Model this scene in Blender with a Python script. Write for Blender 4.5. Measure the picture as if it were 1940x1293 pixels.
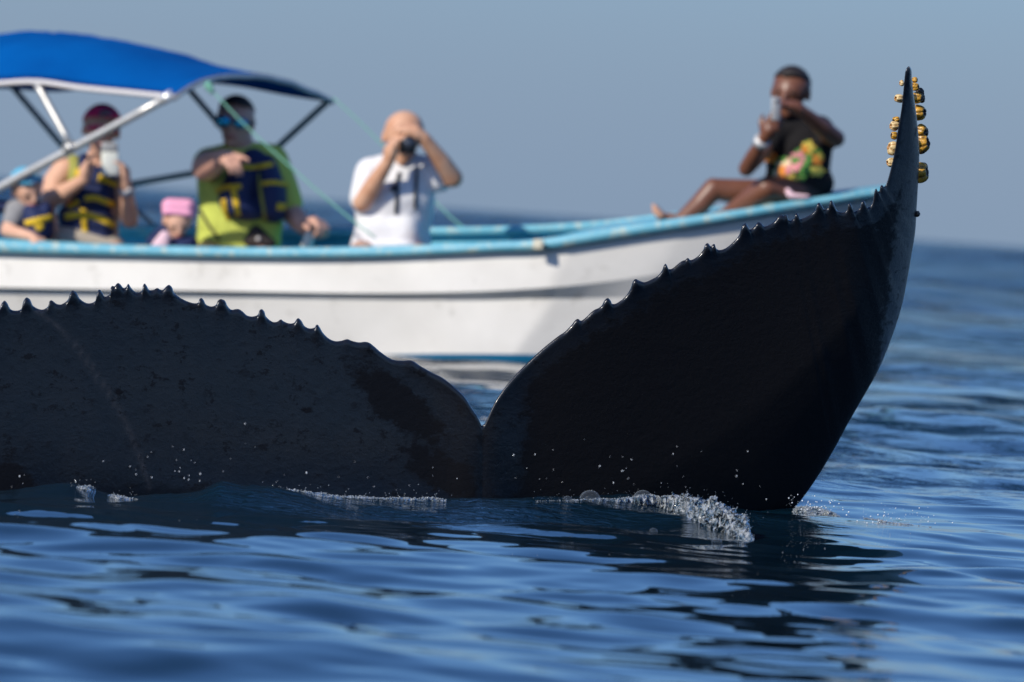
import bpy, bmesh, math, random
import numpy as np
from mathutils import Vector, Matrix
from mathutils.bvhtree import BVHTree

random.seed(7)
rng = np.random.default_rng(11)
for o in list(bpy.data.objects):
    bpy.data.objects.remove(o, do_unlink=True)
SC = bpy.context.scene
COL = SC.collection

# ------------------------------------------------------------------ camera
CAM_H = 0.72
FPX = 14400.0                                   # focal length in pixels of a 1940 px wide frame
ROLL = math.atan(0.068)
PITCH = math.atan(244.4 / FPX)
_F = np.array([0, math.cos(PITCH), -math.sin(PITCH)])
_R = np.array([1.0, 0, 0])
_U = np.array([0, math.sin(PITCH), math.cos(PITCH)])
RR = _R * math.cos(ROLL) + _U * math.sin(ROLL)
UU = _U * math.cos(ROLL) - _R * math.sin(ROLL)
CAM = np.array([0, 0, CAM_H])
cam_data = bpy.data.cameras.new('camera')
cam = bpy.data.objects.new('camera', cam_data)
COL.objects.link(cam)
cam.matrix_world = Matrix(((RR[0], UU[0], -_F[0], 0), (RR[1], UU[1], -_F[1], 0), (RR[2], UU[2], -_F[2], CAM_H), (0, 0, 0, 1)))
cam_data.sensor_width = 36.0
cam_data.lens = 36.0 * FPX / 1940.0
cam_data.clip_start = 0.5
cam_data.clip_end = 30000
cam_data.dof.use_dof = True
cam_data.dof.focus_distance = 19.1
cam_data.dof.aperture_fstop = 7.2
SC.camera = cam

# ------------------------------------------------------------------ light
SUN = np.array([-0.58, -0.62, 0.53]); SUN /= np.linalg.norm(SUN)
world = bpy.data.worlds.new('World')
SC.world = world
world.use_nodes = True
wn = world.node_tree
wn.nodes.clear()
sky = wn.nodes.new('ShaderNodeTexSky')
sky.sky_type = 'NISHITA'
sky.sun_disc = False
sky.sun_elevation = math.asin(SUN[2])
sky.sun_rotation = math.atan2(SUN[0], SUN[1])
sky.air_density = 1.0
sky.dust_density = 1.0
sky.ozone_density = 10.0
hs = wn.nodes.new('ShaderNodeMixRGB'); hs.blend_type = 'MULTIPLY'; hs.inputs[0].default_value = 1.0
hs.inputs[2].default_value = (0.94, 0.99, 1.10, 1)
bg = wn.nodes.new('ShaderNodeBackground')
bg.inputs['Strength'].default_value = 0.12
out = wn.nodes.new('ShaderNodeOutputWorld')
# pale marine haze that thickens towards the horizon, the same all round
sx = wn.nodes.new('ShaderNodeSeparateXYZ')
hz = wn.nodes.new('ShaderNodeMapRange'); hz.interpolation_type = 'SMOOTHSTEP'
hz.inputs[1].default_value = 0.075; hz.inputs[2].default_value = 0.0; hz.inputs[3].default_value = 0.0; hz.inputs[4].default_value = 0.8
hm = wn.nodes.new('ShaderNodeMixRGB'); hm.inputs[2].default_value = (2.12, 2.86, 4.0, 1)
tcw = wn.nodes.new('ShaderNodeTexCoord')
wn.links.new(tcw.outputs['Generated'], sx.inputs[0]); wn.links.new(sx.outputs['Z'], hz.inputs[0])
wn.links.new(hz.outputs[0], hm.inputs[0]); wn.links.new(hs.outputs[0], hm.inputs[1])
wn.links.new(sky.outputs[0], hs.inputs[1]); wn.links.new(hm.outputs[0], bg.inputs[0]); wn.links.new(bg.outputs[0], out.inputs[0])
sd = bpy.data.lights.new('sun', 'SUN')
sd.energy = 4.6
sd.angle = math.radians(0.53)
sd.color = (1.0, 0.92, 0.79)
so = bpy.data.objects.new('sun', sd)
COL.objects.link(so)
so.rotation_euler = Vector(-SUN).to_track_quat('-Z', 'Y').to_euler()
so.location = (-20, -10, 30)
SC.view_settings.view_transform = 'Standard'
SC.view_settings.look = 'None'
SC.view_settings.exposure = 0.0
SC.view_settings.gamma = 1.0
SC.view_settings.use_curve_mapping = False
SC.render.engine = 'CYCLES'
try:
    SC.cycles.use_denoising = True
    SC.cycles.denoiser = 'OPENIMAGEDENOISE'
except Exception:
    pass
SC.cycles.max_bounces = 8
SC.cycles.transparent_max_bounces = 12
SC.cycles.sample_clamp_indirect = 4.0
SC.cycles.caustics_reflective = False
SC.cycles.caustics_refractive = False

# ------------------------------------------------------------------ projection helpers
def ray(px, py):
    return _F + RR * ((px - 970.0) / FPX) + UU * ((646.5 - py) / FPX)
def at(px, py, Y):
    d = ray(px, py)
    return CAM + d * (Y / d[1])
def proj(p):
    q = np.asarray(p) - CAM
    w = q @ _F
    return 970 + FPX * (q @ RR) / w, 646.5 - FPX * (q @ UU) / w
TH = math.radians(27)
BC, BS = math.cos(TH), math.sin(TH)
BY = 36.0
def bworld(u, v, z):
    return np.array([u * BC + v * BS, BY - u * BS + v * BC, z])
def bplace(px, py, v):                          # the point of the boat's lengthwise plane v that the photo shows at px, py
    d = ray(px, py)
    t = (BY + v / BC) / (d[1] + BS / BC * d[0])
    return CAM + d * t

# ------------------------------------------------------------------ materials
def mat(name, base, rough=0.5, spec=0.5, metal=0.0, noise=None, bump=None, ior=None, wear=None, sheen=0):
    m = bpy.data.materials.new(name)
    m.use_nodes = True
    nt = m.node_tree
    b = nt.nodes['Principled BSDF']
    b.inputs['Base Color'].default_value = (*base, 1)
    b.inputs['Roughness'].default_value = rough
    b.inputs['Specular IOR Level'].default_value = spec
    b.inputs['Metallic'].default_value = metal
    if ior: b.inputs['IOR'].default_value = ior
    tc = nt.nodes.new('ShaderNodeTexCoord')
    if noise:                                   # (scale, second colour, lo, hi)
        n = nt.nodes.new('ShaderNodeTexNoise'); n.inputs['Scale'].default_value = noise[0]; n.inputs['Detail'].default_value = 5
        r = nt.nodes.new('ShaderNodeMapRange'); r.inputs[1].default_value = noise[2]; r.inputs[2].default_value = noise[3]
        x = nt.nodes.new('ShaderNodeMixRGB'); x.inputs[1].default_value = (*base, 1); x.inputs[2].default_value = (*noise[1], 1)
        nt.links.new(tc.outputs['Object'], n.inputs['Vector']); nt.links.new(n.outputs[0], r.inputs[0])
        nt.links.new(r.outputs[0], x.inputs[0]); nt.links.new(x.outputs[0], b.inputs['Base Color'])
        last = x
        if wear:                                # (scale, colour, lo, hi)
            n2 = nt.nodes.new('ShaderNodeTexNoise'); n2.inputs['Scale'].default_value = wear[0]; n2.inputs['Detail'].default_value = 8
            n2.inputs['Roughness'].default_value = 0.65
            r2 = nt.nodes.new('ShaderNodeMapRange'); r2.inputs[1].default_value = wear[2]; r2.inputs[2].default_value = wear[3]
            x2 = nt.nodes.new('ShaderNodeMixRGB'); x2.inputs[2].default_value = (*wear[1], 1)
            nt.links.new(tc.outputs['Object'], n2.inputs['Vector']); nt.links.new(n2.outputs[0], r2.inputs[0])
            nt.links.new(r2.outputs[0], x2.inputs[0]); nt.links.new(last.outputs[0], x2.inputs[1]); nt.links.new(x2.outputs[0], b.inputs['Base Color'])
    if bump:                                    # (scale, strength, distance)
        n = nt.nodes.new('ShaderNodeTexNoise'); n.inputs['Scale'].default_value = bump[0]; n.inputs['Detail'].default_value = 4
        bp = nt.nodes.new('ShaderNodeBump'); bp.inputs['Strength'].default_value = bump[1]; bp.inputs['Distance'].default_value = bump[2]
        nt.links.new(tc.outputs['Object'], n.inputs['Vector']); nt.links.new(n.outputs[0], bp.inputs['Height']); nt.links.new(bp.outputs[0], b.inputs['Normal'])
    return m

M = {}
M['hull'] = mat('hull_white', (0.82, 0.80, 0.76), 0.38, noise=(2.5, (0.72, 0.70, 0.66), 0.42, 0.7), wear=(7, (0.50, 0.48, 0.44), 0.58, 0.8), bump=(1.6, 0.3, 0.03))
M['rail'] = mat('rail_blue', (0.11, 0.37, 0.49), 0.5, noise=(6, (0.17, 0.45, 0.56), 0.4, 0.65), wear=(24, (0.46, 0.50, 0.42), 0.52, 0.66))
M['inner'] = mat('inner_teal', (0.05, 0.36, 0.50), 0.5, noise=(4, (0.08, 0.42, 0.56), 0.4, 0.7), wear=(12, (0.3, 0.5, 0.55), 0.62, 0.74))
M['antifoul'] = mat('antifoul_blue', (0.006, 0.14, 0.28), 0.45)
M['canvas'] = mat('canvas_blue', (0.0, 0.088, 0.33), 0.95, spec=0.05, noise=(3, (0.0, 0.070, 0.28), 0.4, 0.7), bump=(5, 0.35, 0.02))
M['binding'] = mat('binding_cream', (0.62, 0.60, 0.60), 0.7)
M['alu'] = mat('aluminium', (0.62, 0.61, 0.58), 0.38, metal=0.55, noise=(20, (0.5, 0.49, 0.46), 0.4, 0.7))
M['alu_dull'] = mat('dull_aluminium', (0.22, 0.24, 0.24), 0.55, metal=0.3)
M['rope'] = mat('green_rope', (0.15, 0.38, 0.29), 0.8)
M['skin_l'] = mat('skin_light', (0.68, 0.40, 0.28), 0.5, spec=0.4, noise=(12, (0.62, 0.34, 0.23), 0.4, 0.7))
M['skin_t'] = mat('skin_tan', (0.62, 0.36, 0.235), 0.48, spec=0.4, noise=(12, (0.52, 0.25, 0.14), 0.4, 0.7))
M['skin_m'] = mat('skin_medium', (0.60, 0.34, 0.25), 0.48, spec=0.4, noise=(12, (0.54, 0.29, 0.21), 0.4, 0.7))
M['skin_d'] = mat('skin_dark', (0.17, 0.068, 0.038), 0.42, spec=0.5, noise=(12, (0.14, 0.054, 0.030), 0.4, 0.7))
M['hair'] = mat('hair_dark', (0.018, 0.013, 0.011), 0.6, bump=(60, 0.6, 0.01))
M['white_tee'] = mat('white_cotton', (0.70, 0.70, 0.71), 0.85, spec=0.2, bump=(9, 0.6, 0.03))
M['lime'] = mat('lime_shirt', (0.50, 0.56, 0.11), 0.8, spec=0.2, bump=(9, 0.6, 0.03))
M['navy'] = mat('navy_nylon', (0.016, 0.026, 0.085), 0.7, spec=0.3, bump=(12, 0.5, 0.02))
M['yellow'] = mat('yellow_webbing', (0.66, 0.44, 0.03), 0.7, spec=0.2)
M['black_tee'] = mat('black_cotton', (0.014, 0.013, 0.014), 0.85, spec=0.15, bump=(9, 0.6, 0.03))
M['charcoal'] = mat('charcoal_cloth', (0.045, 0.038, 0.037), 0.85, spec=0.15, bump=(12, 0.5, 0.02))
M['grey_tee'] = mat('grey_cotton', (0.26, 0.26, 0.27), 0.85, spec=0.15, bump=(12, 0.5, 0.02))
M['olive'] = mat('olive_cotton', (0.30, 0.30, 0.08), 0.85, spec=0.15)
M['beige'] = mat('beige_cotton', (0.46, 0.40, 0.32), 0.85, spec=0.15)
M['red_cap'] = mat('raspberry_cap', (0.90, 0.05, 0.21), 0.8, spec=0.2)
M['grey_patch'] = mat('grey_patch', (0.22, 0.20, 0.24), 0.8, spec=0.2)
M['sky_hat'] = mat('light_blue_hat', (0.10, 0.42, 0.62), 0.8, spec=0.2, noise=(14, (0.6, 0.68, 0.72), 0.5, 0.62))
M['pink'] = mat('pink_knit', (0.80, 0.36, 0.52), 0.9, spec=0.15, bump=(60, 0.4, 0.01))
M['pale_pink'] = mat('pale_pink_cloth', (0.75, 0.52, 0.58), 0.85, spec=0.2)
M['black_plastic'] = mat('black_plastic', (0.012, 0.013, 0.016), 0.35)
M['glass_lens'] = mat('lens_glass', (0.03, 0.035, 0.05), 0.05, spec=0.8)
M['blue_lens'] = mat('blue_mirror_lens', (0.02, 0.34, 0.52), 0.12, metal=0.7)
M['white_plastic'] = mat('white_plastic', (0.74, 0.76, 0.70), 0.35)
M['grey_plastic'] = mat('grey_plastic', (0.36, 0.37, 0.38), 0.4)
M['steel'] = mat('steel_watch', (0.50, 0.50, 0.50), 0.5, metal=0.3)
M['lip'] = mat('lip', (0.42, 0.13, 0.11), 0.45)
M['eye'] = mat('eye_dark', (0.02, 0.015, 0.012), 0.25)
M['orange'] = mat('print_orange', (0.72, 0.26, 0.05), 0.85, spec=0.15)
M['print_pink'] = mat('print_pink', (0.68, 0.26, 0.29), 0.85, spec=0.15)
M['print_cream'] = mat('print_cream', (0.72, 0.58, 0.38), 0.85, spec=0.15)
M['print_yellow'] = mat('print_yellow', (0.66, 0.52, 0.10), 0.85, spec=0.15)
M['print_green'] = mat('print_green', (0.10, 0.27, 0.06), 0.85, spec=0.15)

# ------------------------------------------------------------------ object helpers
def tag(o, label=None, cat=None, group=None, kind=None):
    if label: o['label'] = label
    if cat: o['category'] = cat
    if group: o['group'] = group
    if kind: o['kind'] = kind
    return o
def mesh_obj(name, verts, faces, m, parent=None, base=(0, 0, 0), smooth=True, link=True):
    """verts in world metres; the object sits at base (its parent sits at the same base)"""
    me = bpy.data.meshes.new(name)
    b = np.asarray(base, float)
    V = np.asarray(verts, float) - b
    me.from_pydata([tuple(v) for v in V], [], [tuple(int(i) for i in f) for f in faces])
    me.update()
    if smooth: me.polygons.foreach_set('use_smooth', [True] * len(me.polygons))
    if m is not None: me.materials.append(m)
    o = bpy.data.objects.new(name, me)
    COL.objects.link(o)
    if parent is not None: o.parent = parent
    else: o.location = tuple(b)
    return o
def empty(name, loc):
    o = bpy.data.objects.new(name, None)
    COL.objects.link(o); o.location = tuple(loc)
    return o
def grid_faces(nr, nc, wrap=False):
    f = []
    for i in range(nr - 1):
        for j in range(nc if wrap else nc - 1):
            k = (j + 1) % nc
            f.append((i * nc + j, i * nc + k, (i + 1) * nc + k, (i + 1) * nc + j))
    return f
def smooth_path(P, n):
    P = np.asarray(P, float)
    t = np.r_[0, np.cumsum(np.linalg.norm(np.diff(P, axis=0), axis=1))]
    tt = np.linspace(0, t[-1], n)
    m = len(P)
    res = []
    tan = np.zeros_like(P)
    for i in range(m):
        a, b = max(i - 1, 0), min(i + 1, m - 1)
        tan[i] = (P[b] - P[a]) / max(t[b] - t[a], 1e-9)
    for x in tt:
        i = min(max(np.searchsorted(t, x) - 1, 0), m - 2)
        h = max(t[i + 1] - t[i], 1e-9); s = (x - t[i]) / h
        res.append((2*s**3-3*s**2+1)*P[i] + (s**3-2*s**2+s)*h*tan[i] + (-2*s**3+3*s**2)*P[i+1] + (s**3-s**2)*h*tan[i+1])
    return np.array(res)
def tube(P, r, n=10, caps=True):
    P = np.asarray(P, float); m = len(P)
    r = np.full(m, r, float) if np.isscalar(r) else np.asarray(r, float)
    V, up = [], np.array([0.123, 0.2, 0.97])
    for i in range(m):
        d = P[min(i + 1, m - 1)] - P[max(i - 1, 0)]; d /= np.linalg.norm(d) + 1e-12
        a = np.cross(d, up); a /= np.linalg.norm(a) + 1e-12; b = np.cross(a, d)
        for k in range(n):
            q = 2 * math.pi * k / n
            V.append(P[i] + r[i] * (math.cos(q) * a + math.sin(q) * b))
    F = grid_faces(m, n, True)
    if caps:
        F.append(tuple(range(n))[::-1]); F.append(tuple((m - 1) * n + k for k in range(n)))
    return V, F
_ico = {}
def ico(sub):
    if sub not in _ico:
        b = bmesh.new(); bmesh.ops.create_icosphere(b, subdivisions=sub, radius=1.0)
        _ico[sub] = (np.array([v.co[:] for v in b.verts]), [tuple(v.index for v in f.verts) for f in b.faces]); b.free()
    return _ico[sub]
def spheres(items, sub=1):
    """items: (centre, radius or (rx,ry,rz)) -> one soup of verts and faces"""
    V, F = [], []
    iv, fi = ico(sub)
    off = 0
    for c, r in items:
        V.append(iv * np.asarray(r) + np.asarray(c)); F += [tuple(i + off for i in f) for f in fi]; off += len(iv)
    return (np.concatenate(V) if V else np.zeros((0, 3))), F
def blob(chains, voxel=0.008, smooth=4):
    """one continuous surface grown round chains of (point, radius or radii)"""
    bm = bmesh.new()
    iv, fi = ico(3)
    def add_hull(pts):
        vs = [bm.verts.new(p) for p in pts]
        res = bmesh.ops.convex_hull(bm, input=vs)
        dead = [g for g in res['geom_interior'] if isinstance(g, bmesh.types.BMVert)] + [g for g in res['geom_unused'] if isinstance(g, bmesh.types.BMVert)]
        bmesh.ops.delete(bm, geom=list(set(dead)), context='VERTS')
    for ch in chains:
        if len(ch) == 1:
            c, r = ch[0]; add_hull(iv * np.asarray(r) + np.asarray(c))
        for (c0, r0), (c1, r1) in zip(ch[:-1], ch[1:]):
            add_hull(np.concatenate([iv * np.asarray(r0) + np.asarray(c0), iv * np.asarray(r1) + np.asarray(c1)]))
    me = bpy.data.meshes.new('tmp'); bm.to_mesh(me); bm.free()
    o = bpy.data.objects.new('tmp', me); COL.objects.link(o)
    md = o.modifiers.new('r', 'REMESH'); md.mode = 'VOXEL'; md.voxel_size = voxel
    ms = o.modifiers.new('s', 'SMOOTH'); ms.factor = 0.5; ms.iterations = smooth
    dg = bpy.context.evaluated_depsgraph_get(); dg.update()
    e = o.evaluated_get(dg)
    em = e.to_mesh()
    V = np.array([v.co[:] for v in em.vertices]); F = [tuple(p.vertices) for p in em.polygons]
    e.to_mesh_clear()
    bpy.data.objects.remove(o); bpy.data.meshes.remove(me)
    return V, F
def bvh(V, F):
    return BVHTree.FromPolygons([Vector(v) for v in V], F)
def hit(tree, px, py):
    d = ray(px, py)
    loc, nor, i, dist = tree.ray_cast(Vector(CAM), Vector(d / np.linalg.norm(d)))
    return (np.array(loc), np.array(nor)) if loc is not None else (None, None)
def ribbon(tree, pts, w_px, thick=0.006, n=24):
    """a strap of real thickness that follows the surface under a traced line"""
    P = smooth_path(np.array(pts, float), n)
    V = []; last = None
    rows = 0
    for i in range(n):
        d = P[min(i + 1, n - 1)] - P[max(i - 1, 0)]; d /= np.linalg.norm(d) + 1e-9
        nn = np.array([-d[1], d[0]])
        row = []
        for s in (-0.5, 0.0, 0.5):
            q = P[i] + nn * w_px * s
            h, no = hit(tree, *q)
            if h is None: break
            row.append(h + no * thick)
        if len(row) < 3: continue
        back = [p + (p - CAM) / np.linalg.norm(p - CAM) * thick * 1.6 for p in row]
        V += row + back[::-1]; rows += 1
    return (V, grid_faces(rows, 6, True) + ([tuple(range(6))[::-1], tuple((rows - 1) * 6 + k for k in range(6))] if rows > 1 else []))
def patch(tree, px, py, rx, ry, rot=0.0, petals=0, thick=0.003, n=20):
    c, no = hit(tree, px, py)
    if c is None: return [], []
    V = [c + no * (thick + 0.002)]
    ok = True
    for k in range(n):
        a = 2 * math.pi * k / n
        m = 1.0 + (0.22 * math.cos(petals * a) if petals else 0)
        dx, dy = rx * m * math.cos(a), ry * m * math.sin(a)
        q = (px + dx * math.cos(rot) - dy * math.sin(rot), py + dx * math.sin(rot) + dy * math.cos(rot))
        h, nh = hit(tree, *q)
        if h is None or np.linalg.norm(h - c) > 0.15: h, nh = c, no
        V.append(h + nh * thick)
    return V, [(0, 1 + k, 1 + (k + 1) % n) for k in range(n)]
def slab(c, ax, ay, az, hx, hy, hz, bev=0.25):
    """a rounded box from its centre, three axes and half sizes"""
    bm = bmesh.new(); bmesh.ops.create_cube(bm, size=2)
    for v in bm.verts: v.co = (v.co.x * hx, v.co.y * hy, v.co.z * hz)
    bmesh.ops.bevel(bm, geom=bm.edges[:], offset=min(hx, hy, hz) * bev * 2, segments=2, affect='EDGES', profile=0.5)
    A = np.array([ax, ay, az], float)
    V = [np.asarray(c) + np.array(v.co[:]) @ A for v in bm.verts]; F = [tuple(v.index for v in f.verts) for f in bm.faces]
    bm.free(); return V, F
def join(*parts):
    V, F = [], []
    for v, f in parts:
        off = len(V); V += [np.asarray(x) for x in v]; F += [tuple(i + off for i in q) for q in f]
    return V, F
def unit(v):
    v = np.asarray(v, float); return v / (np.linalg.norm(v) + 1e-12)

def crest_gap(px):                              # a low swell runs along the tail, this far before it
    return np.interp(px, [-800, 1120, 1440, 1800], [0.65, 0.65, 0.06, 0.06])
def crest_Y(px): return float(fluke_Y(float(px), 0.0) - crest_gap(px))
def fluke_Y(px, z):
    w = 1 / (1 + np.exp(-(px - 900) / 90.0))
    y = 18.45 + 0.86 * (px / 1000.0)
    lean = math.tan(math.radians(11)) * (1 - w) + math.tan(math.radians(23)) * w
    y = y - lean * z
    y = y + 0.13 * np.clip((px - 1600) / 150.0, 0, 2) ** 2 * np.clip(w, 0, 1)
    y = y - 0.03 * np.exp(-((px - 915) / 60.0) ** 2)          # the crease below the notch
    return y
# ------------------------------------------------------------------ water
def build_water():
    ang = np.concatenate([-np.geomspace(0.085, math.pi, 46)[::-1], np.linspace(-0.084, 0.084, 340), np.geomspace(0.085, math.pi, 46)])
    rad = [1.5]
    while rad[-1] < 9: rad.append(rad[-1] + 0.4)
    rad[-1] = 9.0
    while rad[-1] < 23: rad.append(rad[-1] + 0.024)
    step = 0.03
    while rad[-1] < 9000:
        step = min(step * 1.02, rad[-1] * 0.014) if rad[-1] < 60 else rad[-1] * (0.013 if rad[-1] < 700 else 0.03)
        rad.append(rad[-1] + step)
    rad = np.array(rad)
    nr, nc = len(rad), len(ang)
    dr = np.gradient(rad)[:, None] * np.ones((1, nc))
    da = rad[:, None] * np.gradient(ang)[None, :]
    X = rad[:, None] * np.sin(ang)[None, :]
    Y = rad[:, None] * np.cos(ang)[None, :]
    Z = np.zeros_like(X)
    lg = np.random.default_rng(5)
    comps = []
    def band(n, l0, l1, slope, spread, mean=0.0):
        for i in range(n):
            lam = math.exp(lg.uniform(math.log(l0), math.log(l1)))
            th = mean + lg.normal(0, spread)
            k = 2 * math.pi / lam
            a = slope * math.sqrt(2.0 / n) / k
            comps.append((k * math.sin(th), k * math.cos(th), a, lg.uniform(0, 6.283), lam))
    for b in WATER_BANDS: band(*b)
    chop = 1 + 0.9 * np.clip((Y - 22) / 22, 0, 1)            # livelier beyond the lee of the whale
    for kx, ky, a, ph, lam in comps:
        fl = np.clip((lam / np.maximum(dr * abs(ky) * lam / 6.283, da * abs(kx) * lam / 6.283).clip(1e-6) - 2.2) / 2.5, 0, 1)
        Z += a * fl * np.cos(kx * X + ky * Y + ph) * chop
    nn = len(comps)                                          # the open sea's own swell
    band(16, 3.5, 12, 0.085, 0.5, 0.1); band(14, 12, 40, 0.075, 0.5, -0.1)
    R_ = np.hypot(X, Y)
    for kx, ky, a, ph, lam in comps[nn:]:
        fl = np.clip((lam / np.maximum(dr * abs(ky) * lam / 6.283, da * abs(kx) * lam / 6.283).clip(1e-6) - 2.2) / 2.5, 0, 1)
        Z += a * fl * np.cos(kx * X + ky * Y + ph) * (np.clip((R_ - 42) / 40, 0, 1) if lam < 12 else np.clip((R_ - 70) / 120, 0, 1))
    # the waves stand along the tail as the photograph shows them
    wp = smooth_path(WATERLINE, 300)
    wx = np.array([(q[0] - 970) / FPX * crest_Y(q[0]) for q in wp]); wz = np.array([at(q[0], q[1], crest_Y(q[0]))[2] for q in wp])
    wy = np.array([crest_Y(q[0]) for q in wp]) - 0.02; wg = np.array([float(crest_gap(q[0])) for q in wp])
    o_ = np.argsort(wx); wx, wz, wy, wg = wx[o_], wz[o_], wy[o_], wg[o_]
    near = (Y > 15) & (Y < 21) & (np.abs(X) < 3)
    xs, ys = X[near], Y[near]
    zc = np.array([Z[int(np.clip(np.searchsorted(rad, math.hypot(a_, b_)), 0, nr - 1)), int(np.clip(np.searchsorted(ang, math.atan2(a_, b_)), 0, nc - 1))] for a_, b_ in zip(wx, wy)])
    cor = np.interp(xs, wx, wz - zc)
    env = np.exp(-0.5 * ((ys - np.interp(xs, wx, wy)) / 0.20) ** 2) * np.clip((xs - wx[0] + 0.5) / 0.5, 0, 1) * np.clip((wx[-1] + 0.35 - xs) / 0.35, 0, 1)
    Z[near] += cor * env
    # behind the swell the water drops away again before it meets the tail
    dy_ = ys - np.interp(xs, wx, wy); g_ = np.interp(xs, wx, wg); zl = np.interp(xs, wx, wz)
    low = CAM_H - (CAM_H - zl) * (1 + np.clip(dy_, 0, 9) / np.maximum(ys - dy_, 1)) - 0.02
    sm = np.clip((dy_ - 0.03) / 0.25, 0, 1); sm = sm * sm * (3 - 2 * sm)
    fo = np.clip((g_ + 0.7 - dy_) / 0.4, 0, 1) * np.clip((xs - wx[0] + 0.5) / 0.5, 0, 1) * np.clip((wx[-1] + 0.1 - xs) / 0.3, 0, 1) * np.clip((g_ - 0.10) / 0.2, 0, 1)
    Z[near] = np.where(dy_ > 0, Z[near] * (1 - sm * fo) + np.minimum(Z[near], low) * sm * fo, Z[near])
    for (px, yy, h, sx, sy, rot) in WATER_HUMPS:
        c = ((px - 970) / FPX * yy, yy)
        cr, sr = math.cos(rot), math.sin(rot)
        dx = (X - c[0]) * cr + (Y - c[1]) * sr; dy = -(X - c[0]) * sr + (Y - c[1]) * cr
        Z += h * np.exp(-0.5 * ((dx / sx) ** 2 + (dy / sy) ** 2))
    rip = np.zeros_like(X)
    for (px, yy, sx, sy) in ((760, 18.15, 0.42, 0.24), (1010, 18.25, 0.25, 0.24), (480, 18.0, 0.16, 0.14), (1330, 18.55, 0.2, 0.2)):
        rip = np.maximum(rip, np.exp(-0.5 * (((X - (px - 970) / FPX * yy) / sx) ** 2 + ((Y - yy) / sy) ** 2)))
    me = bpy.data.meshes.new('sea_water')
    V = np.stack([X, Y, Z], -1).reshape(-1, 3)
    idx = np.arange(nr * nc).reshape(nr, nc)
    q = np.stack([idx[:-1, :-1], idx[:-1, 1:], idx[1:, 1:], idx[1:, :-1]], -1).reshape(-1, 4)[:, ::-1]
    me.vertices.add(len(V)); me.vertices.foreach_set('co', V.ravel())
    me.loops.add(q.size); me.loops.foreach_set('vertex_index', q.ravel().astype(np.int32))
    me.polygons.add(len(q)); me.polygons.foreach_set('loop_start', np.arange(0, q.size, 4, dtype=np.int32))
    me.polygons.foreach_set('use_smooth', np.ones(len(q), bool))
    me.update(); me.validate()
    ra = me.attributes.new('ripple', 'FLOAT', 'POINT'); ra.data.foreach_set('value', rip.ravel().astype(np.float32))
    o = bpy.data.objects.new('sea_water', me); COL.objects.link(o)
    tag(o, kind='structure')
    o['label'] = 'blue rippled sea reaching the horizon'
    me.materials.append(water_mat())
    grid = dict(rad=rad, ang=ang, Z=Z)
    return o, grid
def water_mat():
    m = bpy.data.materials.new('sea_water'); m.use_nodes = True
    nt = m.node_tree; b = nt.nodes['Principled BSDF']
    b.inputs['Base Color'].default_value = (0.002, 0.014, 0.027, 1)
    b.inputs['Roughness'].default_value = 0.03
    b.inputs['IOR'].default_value = 1.333
    tc = nt.nodes.new('ShaderNodeTexCoord')
    # open water beyond the lee of the boat and the whale is roughened by wind
    sep = nt.nodes.new('ShaderNodeSeparateXYZ'); nt.links.new(tc.outputs['Object'], sep.inputs[0])
    def ramp(a_, b_, lo, hi):
        mr = nt.nodes.new('ShaderNodeMapRange'); mr.inputs[1].default_value = a_; mr.inputs[2].default_value = b_; mr.inputs[3].default_value = lo; mr.inputs[4].default_value = hi
        nt.links.new(sep.outputs['Y'], mr.inputs[0]); return mr.outputs[0]
    nt.links.new(ramp(24, 90, 0.03, 0.14), b.inputs['Roughness'])
    n = nt.nodes.new('ShaderNodeTexNoise'); n.inputs['Scale'].default_value = 1.3; n.inputs['Detail'].default_value = 7
    nt.links.new(tc.outputs['Object'], n.inputs['Vector'])
    bp = nt.nodes.new('ShaderNodeBump'); bp.inputs['Distance'].default_value = 1.7
    nt.links.new(ramp(20, 34, 0.0, 1.0), bp.inputs['Strength']); nt.links.new(n.outputs[0], bp.inputs['Height'])
    at_ = nt.nodes.new('ShaderNodeAttribute'); at_.attribute_name = 'ripple'
    n2 = nt.nodes.new('ShaderNodeTexNoise'); n2.inputs['Scale'].default_value = 34; n2.inputs['Detail'].default_value = 4; n2.inputs['Distortion'].default_value = 0.6
    mp = nt.nodes.new('ShaderNodeMapping'); mp.inputs['Scale'].default_value = (0.6, 0.8, 1); nt.links.new(tc.outputs['Object'], mp.inputs[0]); nt.links.new(mp.outputs[0], n2.inputs['Vector'])
    b2 = nt.nodes.new('ShaderNodeBump'); b2.inputs['Distance'].default_value = 0.016
    nt.links.new(at_.outputs['Fac'], b2.inputs['Strength']); nt.links.new(n2.outputs[0], b2.inputs['Height']); nt.links.new(bp.outputs[0], b2.inputs['Normal']); nt.links.new(b2.outputs[0], b.inputs['Normal'])
    return m
WATER_BANDS = [(5, 3.0, 7.0, 0.016, 0.35, 0.2), (12, 2.0, 5.0, 0.020, 0.45, 0.1), (26, 0.7, 2.0, 0.048, 0.55, 0.12), (44, 0.24, 0.7, 0.053, 0.75, 0.1), (40, 0.11, 0.24, 0.028, 0.9, 0.0)]
WATER_HUMPS = [(1020, 17.40, 0.008, 0.42, 0.15, -0.30), (790, 17.98, -0.034, 0.42, 0.16, 0.55), (1180, 18.3, 0.008, 0.22, 0.22, -0.5), (300, 17.0, 0.014, 0.5, 0.2, 0.1)]
WATERLINE = [(-200, 940), (0, 935), (60, 930), (150, 917), (200, 930), (260, 944), (340, 940), (400, 930), (440, 912), (480, 920), (560, 928), (640, 938), (760, 944), (900, 946), (1040, 946), (1120, 943), (1200, 938), (1260, 943), (1320, 956), (1400, 967), (1460, 970), (1504, 966), (1550, 962)]
water, WG = build_water()
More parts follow.
